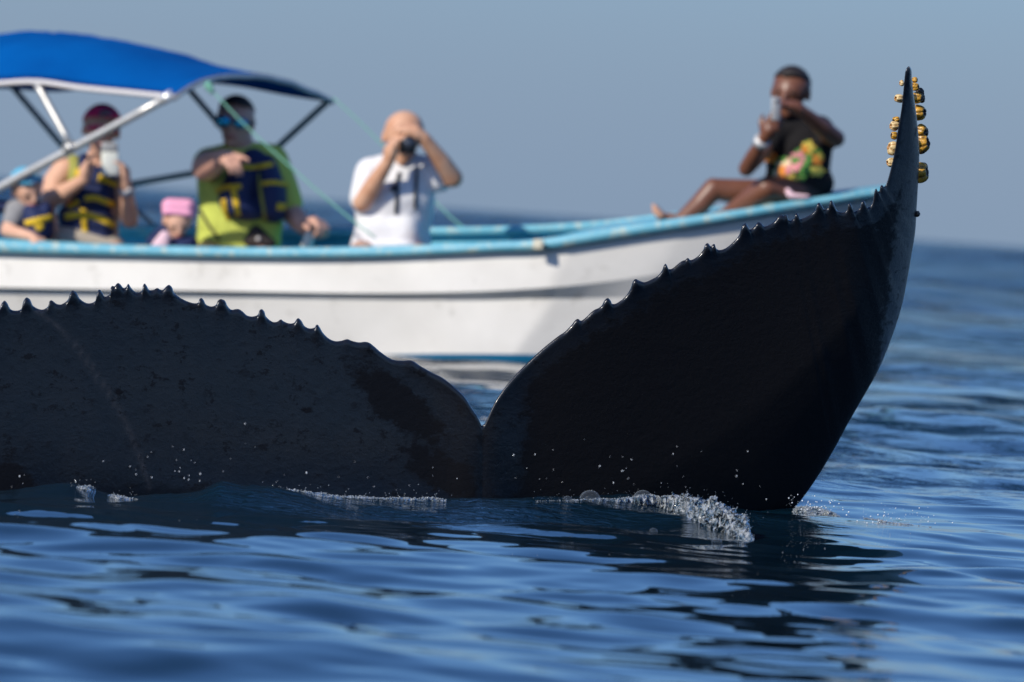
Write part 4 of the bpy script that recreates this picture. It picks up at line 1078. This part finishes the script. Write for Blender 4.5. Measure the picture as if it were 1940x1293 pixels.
# --- small child in the pink hat
def child_pink():
    f = Fig(335, -0.40, 470, 0.78); k = f.k; p = f.p
    hc = p(336, 420, 0.0); fw = unit(np.array([0.22, -0.85, -0.5])); up = unit(np.array([0.06, -0.4, 1]))
    sh_l, sh_r = p(302, 462, 0.02), p(352, 466, 0.02)
    chest, pel, neck = p(325, 490, 0.03), p(325, 530, 0.04), p(330, 452, 0.02)
    body = head_chains(hc, fw, up, k) + [[(neck, 0.040 * k), (hc - np.array([0, 0, 0.03]), 0.044 * k)]] + torso(f, pel, p(325, 510, 0.03), chest, neck, sh_l, sh_r, k * 0.7) + seat_legs(f, pel, k * 0.6, 1)
    for s_, x in ((sh_l, 288), (sh_r, 366)):
        e = p(x, 500, -0.03); w_ = p(x + (12 if x < 320 else -12), 520, -0.12)
        body += [[(s_, 0.036 * k), (e, 0.032 * k)], [(e, 0.032 * k), (w_, 0.022 * k)]] + hand_chains(w_, np.array([0, -1, -0.4]), np.array([0, 0.3, -1.0]), k * 0.7, 0.5, 1)
    o = f.obj('person', blob(body, 0.007), M['skin_l'])
    tag(o, 'small child in pink knitted hat looking down beside the pointing man', 'person')
    face_bits(f, o, hc, fw, up, k)
    f.obj('knitted_hat', blob([[(p(322, 391, 0.0), (0.042, 0.075, 0.040)), (p(356, 392, 0.0), (0.040, 0.075, 0.038))], [(p(318, 403, 0.0), (0.03, 0.085, 0.022)), (p(359, 406, 0.0), (0.03, 0.085, 0.022))]], 0.008, 4), M['pink'], o)
    f.obj('jacket', blob([[(p(296, 458, 0.02), (0.05, 0.07, 0.04)), (p(330, 470, 0.02), (0.10, 0.09, 0.05)), (p(356, 462, 0.02), (0.05, 0.07, 0.045))], [(p(325, 475, 0.02), (0.12, 0.1, 0.05)), (p(325, 515, 0.02), (0.12, 0.1, 0.06))], [(p(318, 438, 0.05), 0.045), (p(298, 455, 0.03), 0.045)]], 0.01, 4), M['navy'], o)
    f.obj('vest_panel', blob([[(p(312, 448, -0.09), (0.028, 0.02, 0.028)), (p(303, 468, -0.09), (0.045, 0.025, 0.03))]], 0.007, 3), M['pale_pink'], o)
    return o
child_pink()

# --- woman in the black floral shirt on the bow
def woman_bow():
    f = Fig(1500, -0.16, 372, 1.04); k = f.k; p = f.p
    hc = p(1498, 176, -0.02); fw = unit(np.array([-0.32, -1, -0.10]))
    sh_l, sh_r = p(1474, 252, -0.02), p(1552, 246, 0.06)
    chest, waist, pel, neck = p(1512, 280, 0.03), p(1512, 330, 0.03), p(1516, 355, 0.04), p(1508, 228, 0.03)
    el_l, wr_l = p(1414, 320, -0.20), p(1448, 262, -0.34)
    el_r, wr_r = p(1584, 263, -0.14), p(1524, 214, -0.30)
    body = head_chains(hc, fw, UPV, k) + [[(neck, 0.052 * k), (hc - np.array([0, -0.02, 0.05]), 0.052 * k)]] + torso(f, pel, waist, chest, neck, sh_l, sh_r, k * 0.88)
    body += [[(sh_l, 0.048 * k), (el_l, 0.036 * k)], [(el_l, 0.036 * k), (el_l * 0.6 + wr_l * 0.4, 0.036 * k), (wr_l, 0.025 * k)], [(sh_r, 0.050 * k), (el_r, 0.040 * k)], [(el_r, 0.040 * k), (el_r * 0.6 + wr_r * 0.4, 0.038 * k), (wr_r, 0.027 * k)]]
    body += hand_chains(wr_l, p(1467, 232, -0.37) - wr_l, np.array([0.4, 0.3, 0.8]), k, 0.5, 1) + hand_chains(wr_r, p(1474, 184, -0.36) - wr_r, np.array([-0.1, 0.3, -0.9]), k, 0.3, -1)
    # legs drawn up along the deck, one foot showing past the rail
    h1, k1, a1 = p(1500, 366, 0.14), p(1352, 358, 0.06), p(1290, 418, 0.02)
    h2, k2, a2 = p(1520, 366, 0.0), p(1452, 357, -0.14), p(1380, 404, -0.02)
    body += [[(h1, 0.074 * k), (p(1430, 368, 0.10), 0.066 * k), (k1, 0.047 * k)], [(k1, 0.049 * k), (p(1326, 388, 0.05), 0.047 * k), (a1, 0.033 * k)], [(a1, 0.030 * k), (p(1258, 414, 0.02), 0.024 * k)], [(p(1256, 414, 0.02), 0.022 * k), (p(1243, 398, 0.02), 0.018 * k), (p(1239, 391, 0.02), 0.011 * k)],
             [(h2, 0.080 * k), (k2, 0.052 * k)], [(k2, 0.052 * k), (p(1425, 376, -0.10), 0.050 * k), (a2, 0.034 * k)], [(a2, 0.030 * k), (p(1350, 418, -0.02), 0.024 * k)]]
    for t_ in range(5):
        b0 = p(1246 + t_ * 2.2, 402 + t_ * 1.4, 0.0 + 0.012 * t_); body.append([(b0, 0.012), (b0 + np.array([-0.012, -0.004, 0.028 - 0.003 * t_]), 0.0085)])
    o = f.obj('person', blob(body, 0.0075), M['skin_d'])
    tag(o, 'woman in black floral shirt sitting on the bow taking a picture', 'person')
    face_bits(f, o, hc, fw, UPV, k)
    f.obj('foot_sole', blob([[(p(1251, 409, -0.03), (0.022, 0.02, 0.016)), (p(1243, 400, -0.035), (0.018, 0.016, 0.02)), (p(1238, 389, -0.035), (0.009, 0.012, 0.009))]], 0.006, 2), mat('sole_skin', (0.55, 0.30, 0.20), 0.5), o)
    f.obj('hair', cap_shell(hc, fw, UPV, k, 0.30, 1.05), M['hair'], o)
    shv = torso(f, p(1514, 345, 0.03), waist, chest, neck, sh_l, sh_r, k * 0.88, 0.014) + [[(sh_l, 0.062 * k), (sh_l * 0.7 + el_l * 0.3, 0.055 * k)], [(sh_r, 0.066 * k), (sh_r * 0.55 + el_r * 0.45 + np.array([0, 0.01, -0.02]), 0.060 * k)]]
    shv += [[(p(1490, 325, 0.0), (0.05, 0.1, 0.05)), (p(1535, 325, 0.0), (0.05, 0.1, 0.05))]]
    SV = blob(shv, 0.010, 4)
    sh = f.obj('t_shirt', SV, M['black_tee'], o); T = bvh(*SV)
    pr = [(1505, 316, 42, 24, 0, 5, 'print_green'), (1530, 290, 22, 20, 0, 4, 'print_green'), (1524, 322, 14, 10, 0, 5, 'print_green'), (1462, 299, 11, 10, 0, 5, 'orange'), (1490, 320, 18, 16, 0, 5, 'print_cream'), (1513, 301, 14, 14, 0, 5, 'print_pink'), (1497, 309, 9, 10, 0, 6, 'print_pink'), (1531, 280, 12, 12, 0, 5, 'print_yellow'),
          (1526, 283, 8, 8, 0, 5, 'orange'), (1548, 302, 10, 11, 0, 5, 'orange'), (1548, 325, 13, 9, 0, 5, 'print_yellow'), (1497, 336, 18, 8, 0.1, 4, 'print_yellow'), (1477, 331, 10, 10, 0, 5, 'print_cream'), (1553, 296, 5, 6, 0, 5, 'print_yellow'), (1509, 318, 7, 7, 0, 5, 'print_pink'), (1484, 324, 8, 8, 0, 5, 'orange'), (1494, 324, 6, 6, 0, 5, 'print_pink')]
    for i, (x, y, rx, ry, ro, pe, mm) in enumerate(pr):
        VF = patch(T, x, y, rx, ry, ro, pe, 0.003 + 0.0005 * i)
        if VF[0]: f.obj('printed_flower' if mm != 'print_green' else 'printed_leaf', VF, M[mm], sh)
    f.obj('shorts', blob([[(p(1512, 350, 0.03), (0.135, 0.12, 0.05)), (p(1515, 362, 0.03), (0.13, 0.12, 0.05))], [(p(1515, 360, 0.0), 0.09), (p(1482, 358, -0.06), 0.068)]], 0.01, 4), M['charcoal'], o)
    wp = p(1443, 269, -0.325); ax = unit(wr_l - el_l)
    f.obj('wristwatch', tube([wp - ax * 0.016, wp + ax * 0.016], 0.037 * k, 20), M['steel'], o)
    c = p(1470, 207, -0.41); ax_ = unit(np.array([0.5, -1, 0])); az_ = unit(np.array([-0.05, 0, 1])); ay_ = np.cross(az_, ax_)
    ax_ = unit(np.array([1, 0.35, 0])); ay_ = np.cross(az_, ax_)
    ph = mesh_obj('phone', *slab(c, ax_, ay_, az_, 0.022, 0.008, 0.055, 0.45), M['grey_plastic'], base=c)
    tag(ph, 'small grey phone held upright by the woman on the bow', 'phone')
    mesh_obj('lens', *spheres([(c - ay_ * 0.008 + az_ * 0.035, (0.008, 0.005, 0.008))], 2), M['black_plastic'], parent=ph, base=c)
    cl = p(1510, 371, -0.12)
    cv_ = blob([[(p(1492, 363, -0.15), (0.012, 0.02, 0.018)), (p(1500, 372, -0.15), (0.022, 0.03, 0.014)), (p(1528, 373, -0.15), (0.02, 0.03, 0.009))]], 0.006, 2)
    t_ = mesh_obj('pink_cloth', *cv_, M['pale_pink'], base=cl)
    tag(t_, 'small pale pink cloth lying on the bow rail beside the seated woman', 'cloth')
    return o
woman_bow()

# ------------------------------------------------------------------ foam, bubbles and spray
def foam_mat():
    m = bpy.data.materials.new('foam'); m.use_nodes = True
    b = m.node_tree.nodes['Principled BSDF']
    b.inputs['Base Color'].default_value = (0.72, 0.80, 0.86, 1); b.inputs['Roughness'].default_value = 0.08
    b.inputs['Transmission Weight'].default_value = 0.75; b.inputs['IOR'].default_value = 1.25
    return m
M['foam'] = foam_mat()
def film_mat():
    m = bpy.data.materials.new('bubble_film'); m.use_nodes = True
    nt = m.node_tree; nt.nodes.clear(); L = nt.links.new
    o = nt.nodes.new('ShaderNodeOutputMaterial'); mx = nt.nodes.new('ShaderNodeMixShader'); t = nt.nodes.new('ShaderNodeBsdfTransparent'); g = nt.nodes.new('ShaderNodeBsdfGlossy'); g.inputs['Roughness'].default_value = 0.03
    lw = nt.nodes.new('ShaderNodeLayerWeight'); lw.inputs['Blend'].default_value = 0.5
    pw = nt.nodes.new('ShaderNodeMath'); pw.operation = 'POWER'; pw.inputs[1].default_value = 3.0; L(lw.outputs['Facing'], pw.inputs[0])
    mu = nt.nodes.new('ShaderNodeMath'); mu.operation = 'MULTIPLY_ADD'; mu.inputs[1].default_value = 0.5; mu.inputs[2].default_value = 0.05; L(pw.outputs[0], mu.inputs[0])
    df = nt.nodes.new('ShaderNodeBsdfDiffuse'); df.inputs[0].default_value = (0.5, 0.58, 0.66, 1)
    m2 = nt.nodes.new('ShaderNodeMixShader'); m2.inputs[0].default_value = 0.5; L(g.outputs[0], m2.inputs[1]); L(df.outputs[0], m2.inputs[2])
    L(mu.outputs[0], mx.inputs[0]); L(t.outputs[0], mx.inputs[1]); L(m2.outputs[0], mx.inputs[2]); L(mx.outputs[0], o.inputs[0])
    return m
M['film'] = film_mat()
def foam_line(pts, n, r0, r1, up, wob, name='foam', label='white foam and bubbles along the waterline of the fluke'):
    items = []
    P = smooth_path(np.array(pts, float), 200)
    for i in range(n):
        q = P[random.randrange(200)]
        hgt = abs(random.gauss(0, 1)) * q[2] if len(q) > 2 else 0
        c = on_water(q[0] + random.gauss(0, 4), q[1] + random.gauss(0, 1.5) * wob)
        r = random.uniform(r0, r1) * (1 if random.random() < 0.85 else 1.8)
        yl = crest_Y(q[0]) - 0.02 if q[0] < 1500 else 99
        if c[1] > yl: c = CAM + (c - CAM) * (yl / c[1])
        c = c + np.array([0, -abs(random.gauss(0, 0.02)), random.random() ** 1.5 * up * (q[2] if len(q) > 2 else 1)])
        items.append((c, r))
    o = mesh_obj(name, *spheres(items, 1), M['foam'])
    tag(o, label, kind='stuff')
    return o
def foam_mass_mat():
    m = bpy.data.materials.new('foam_mass'); m.use_nodes = True
    nt = m.node_tree; b = nt.nodes['Principled BSDF']; L = nt.links.new
    tc = nt.nodes.new('ShaderNodeTexCoord')
    v = nt.nodes.new('ShaderNodeTexVoronoi'); v.inputs['Scale'].default_value = 120
    n = nt.nodes.new('ShaderNodeTexNoise'); n.inputs['Scale'].default_value = 45; n.inputs['Detail'].default_value = 6
    L(tc.outputs['Object'], v.inputs['Vector']); L(tc.outputs['Object'], n.inputs['Vector'])
    r = nt.nodes.new('ShaderNodeMapRange'); r.inputs[1].default_value = 0.42; r.inputs[2].default_value = 0.58; L(n.outputs[0], r.inputs[0])
    x = nt.nodes.new('ShaderNodeMixRGB'); x.inputs[1].default_value = (0.10, 0.17, 0.24, 1); x.inputs[2].default_value = (0.70, 0.76, 0.82, 1)
    L(r.outputs[0], x.inputs[0]); L(x.outputs[0], b.inputs['Base Color'])
    b.inputs['Roughness'].default_value = 0.14; b.inputs['Transmission Weight'].default_value = 0.6; b.inputs['IOR'].default_value = 1.25
    bp = nt.nodes.new('ShaderNodeBump'); bp.inputs['Strength'].default_value = 1.0; bp.inputs['Distance'].default_value = 0.006
    L(v.outputs['Distance'], bp.inputs['Height']); L(bp.outputs[0], b.inputs['Normal'])
    return m
M['foam_mass'] = foam_mass_mat()
def foam_ridge(path, n=150, na=18, bub=300, label='', rb=(0.001, 0.0032), toward=0.5, base_on_water=False):
    """a frothy ridge: (px, py, Y, half width, height) along its crest; bubbles sit on its skin"""
    P = smooth_path(np.array(path, float), n)
    V = []
    for i, (px, py, Y, w, h) in enumerate(P):
        c = on_water(px, py) if Y == 0 or base_on_water else at(px, py, Y)
        if base_on_water:
            lim = crest_Y(px) - 0.02 if px < 1470 else 99
            if c[1] > lim: c = CAM + (c - CAM) * (lim / c[1])
        else: c[2] -= h
        ends = min(1, i / 8, (n - 1 - i) / 8)
        for a in range(na):
            th = math.pi * a / (na - 1)
            q = c + np.array([0, -math.cos(th) * w * 1.2 + (math.sin(th) * w * -toward), math.sin(th) ** 0.8 * h * ends - 0.004 - 0.012 * abs(math.cos(th)) ** 4])
            nv = np.array(mno.noise_vector(Vector(q * 48))) * 0.30 + np.array(mno.noise_vector(Vector(q * 130))) * 0.16 + np.array([0, 0, mno.noise(Vector((q[0] * 16, q[1] * 16, 1.3)))]) * 0.42
            q = q + nv * max(h, 0.008) * ends
            V.append(q)
    F = grid_faces(n, na)
    items = []
    for k in range(bub):
        i = random.randrange(4, n - 4); a = random.randrange(1, na - 4)
        q = V[i * na + a]; hh = P[i][4]
        r = random.uniform(*rb) * (1.9 if random.random() < 0.06 else 1)
        items.append((q + np.array([random.gauss(0, .004), -r * 0.2, random.gauss(0, 0.05) * hh]), r))
    for k in range(bub // 14):
        i = random.randrange(4, n - 4); q = V[i * na + na // 2]
        items.append((q + np.array([random.gauss(0, .02), random.gauss(0, .02), abs(random.gauss(0, .012))]), random.uniform(rb[0], rb[1] * 0.6)))
    m_ = mesh_obj('foam', *join((V, F), spheres(items, 1)), M['foam_mass'])
    m_.data.materials.append(M['foam'])
    mi = np.zeros(len(m_.data.polygons), np.int32); mi[len(F):] = 1; m_.data.polygons.foreach_set('material_index', mi)
    tag(m_, label, kind='stuff')
    return m_
def yw(px, off=0.03): return crest_Y(px) - off
foam_ridge([(1010, 948, 0, .010, .002), (1120, 947, 0, .015, .004), (1190, 947, 0, .025, .010), (1245, 956, 0, .045, .026), (1300, 974, 0, .06, .042), (1350, 994, 0, .065, .054), (1392, 1012, 0, .06, .056), (1418, 1022, 0, .04, .034), (1430, 1024, 0, .02, .01)],
           280, 36, 1700, 'heap of frothy bubbling water breaking before the right lobe of the fluke', (0.0005, 0.0016), 0.3, True)
foam_ridge([(500, 921, yw(500), .006, .001), (560, 926, yw(560), .02, .004), (620, 934, yw(620), .03, .009), (700, 939, yw(700), .03, .008), (770, 941, yw(770), .012, .002), (810, 939, yw(810), .016, .006), (850, 943, yw(850), .010, .004)],
           160, 16, 700, 'low line of white foam along the left lobe of the fluke', (0.0008, 0.0026))
foam_ridge([(205, 932, yw(205), .01, .003), (235, 938, yw(235), .025, .008), (268, 945, yw(268), .01, .003)], 60, 12, 120, 'small patch of foam at the far left of the waterline', (0.0008, 0.0022))
foam_ridge([(145, 918, yw(145), .006, .001), (165, 917, yw(165), .014, .004), (182, 924, yw(182), .006, .001)], 40, 12, 60, 'little foam crest before the left end of the fluke', (0.0008, 0.002))
foam_ridge([(1498, 970, 0, .012, .006), (1522, 970, 0, .035, .016), (1552, 972, 0, .035, .018), (1590, 978, 0, .012, .004)], 80, 18, 500, 'white splash at the right edge of the fluke', (0.0008, 0.0026), 0.2, True)
foam_ridge([(1625, 980, 0, .008, .003), (1680, 990, 0, .015, .008), (1730, 996, 0, .012, .006), (1772, 1000, 0, .008, .003)], 90, 10, 200, 'thin row of droplets on a ripple right of the fluke', (0.0008, 0.0020), 0.2, True)
for (px, py, r, lb) in [(1075, 947, 8, 'small round bubble floating left of the two big ones before the fluke'), (1118, 947, 20, 'big clear bubble floating below the middle of the right lobe'), (1218, 946, 19, 'big clear bubble at the left end of the frothy heap'),
                        (1238, 1008, 8, 'small bubble floating nearer the camera below the frothy heap'), (1358, 1028, 10, 'bubble floating just below the lower end of the frothy heap'), (1535, 978, 12, 'bubble floating at the right edge of the fluke beside the white splash')]:
    c = on_water(px, py); lim = crest_Y(px) - 0.02
    if px < 1470 and c[1] > lim: c = CAM + (c - CAM) * (lim / c[1])
    rr = r * c[1] / FPX
    iv, fi = ico(4)
    V = c + iv * rr * np.array([1, 1, 0.9]); F = [f_ for f_ in fi if all(iv[i, 2] > -0.1 for i in f_)]
    o = mesh_obj('bubble', V, F, M['film'], base=c)
    tag(o, lb, 'bubble', 'bubbles floating before the fluke')
items = []
for cx, cy, nn, sxx, syy in ((90, 905, 16, 50, 22), (230, 880, 10, 60, 40), (330, 890, 14, 50, 36), (420, 880, 16, 70, 40), (640, 900, 12, 90, 30), (800, 905, 8, 80, 25), (1010, 900, 14, 60, 45), (1150, 900, 18, 70, 40), (1260, 880, 12, 90, 40), (1350, 900, 10, 70, 30), (1480, 930, 8, 40, 25)):
    for k in range(int(nn * 0.65)):
        px, py = random.gauss(cx, sxx), cy - abs(random.gauss(0, syy)) + 25
        r = 0.0005 + random.random() ** 3 * 0.0013
        items.append((at(px, py, random.uniform(16.6, 17.4)), (r, r, r * random.uniform(1, 2.2))))
for i in range(150):
    r_ = i % 5 < 2
    px = random.gauss(1545, 26) if r_ else random.gauss(1690, 50); py = (968 if r_ else 992) - abs(random.gauss(0, 1)) * 16
    items.append((at(px, py, random.uniform(18.3, 19.6)), 0.0006 + random.random() ** 2 * 0.0018))
sp = mesh_obj('spray', *spheres(items, 1), mat('droplet', (0.75, 0.80, 0.85), 0.1, spec=1.0))
tag(sp, 'fine water droplets flying before the dark fluke', kind='stuff')
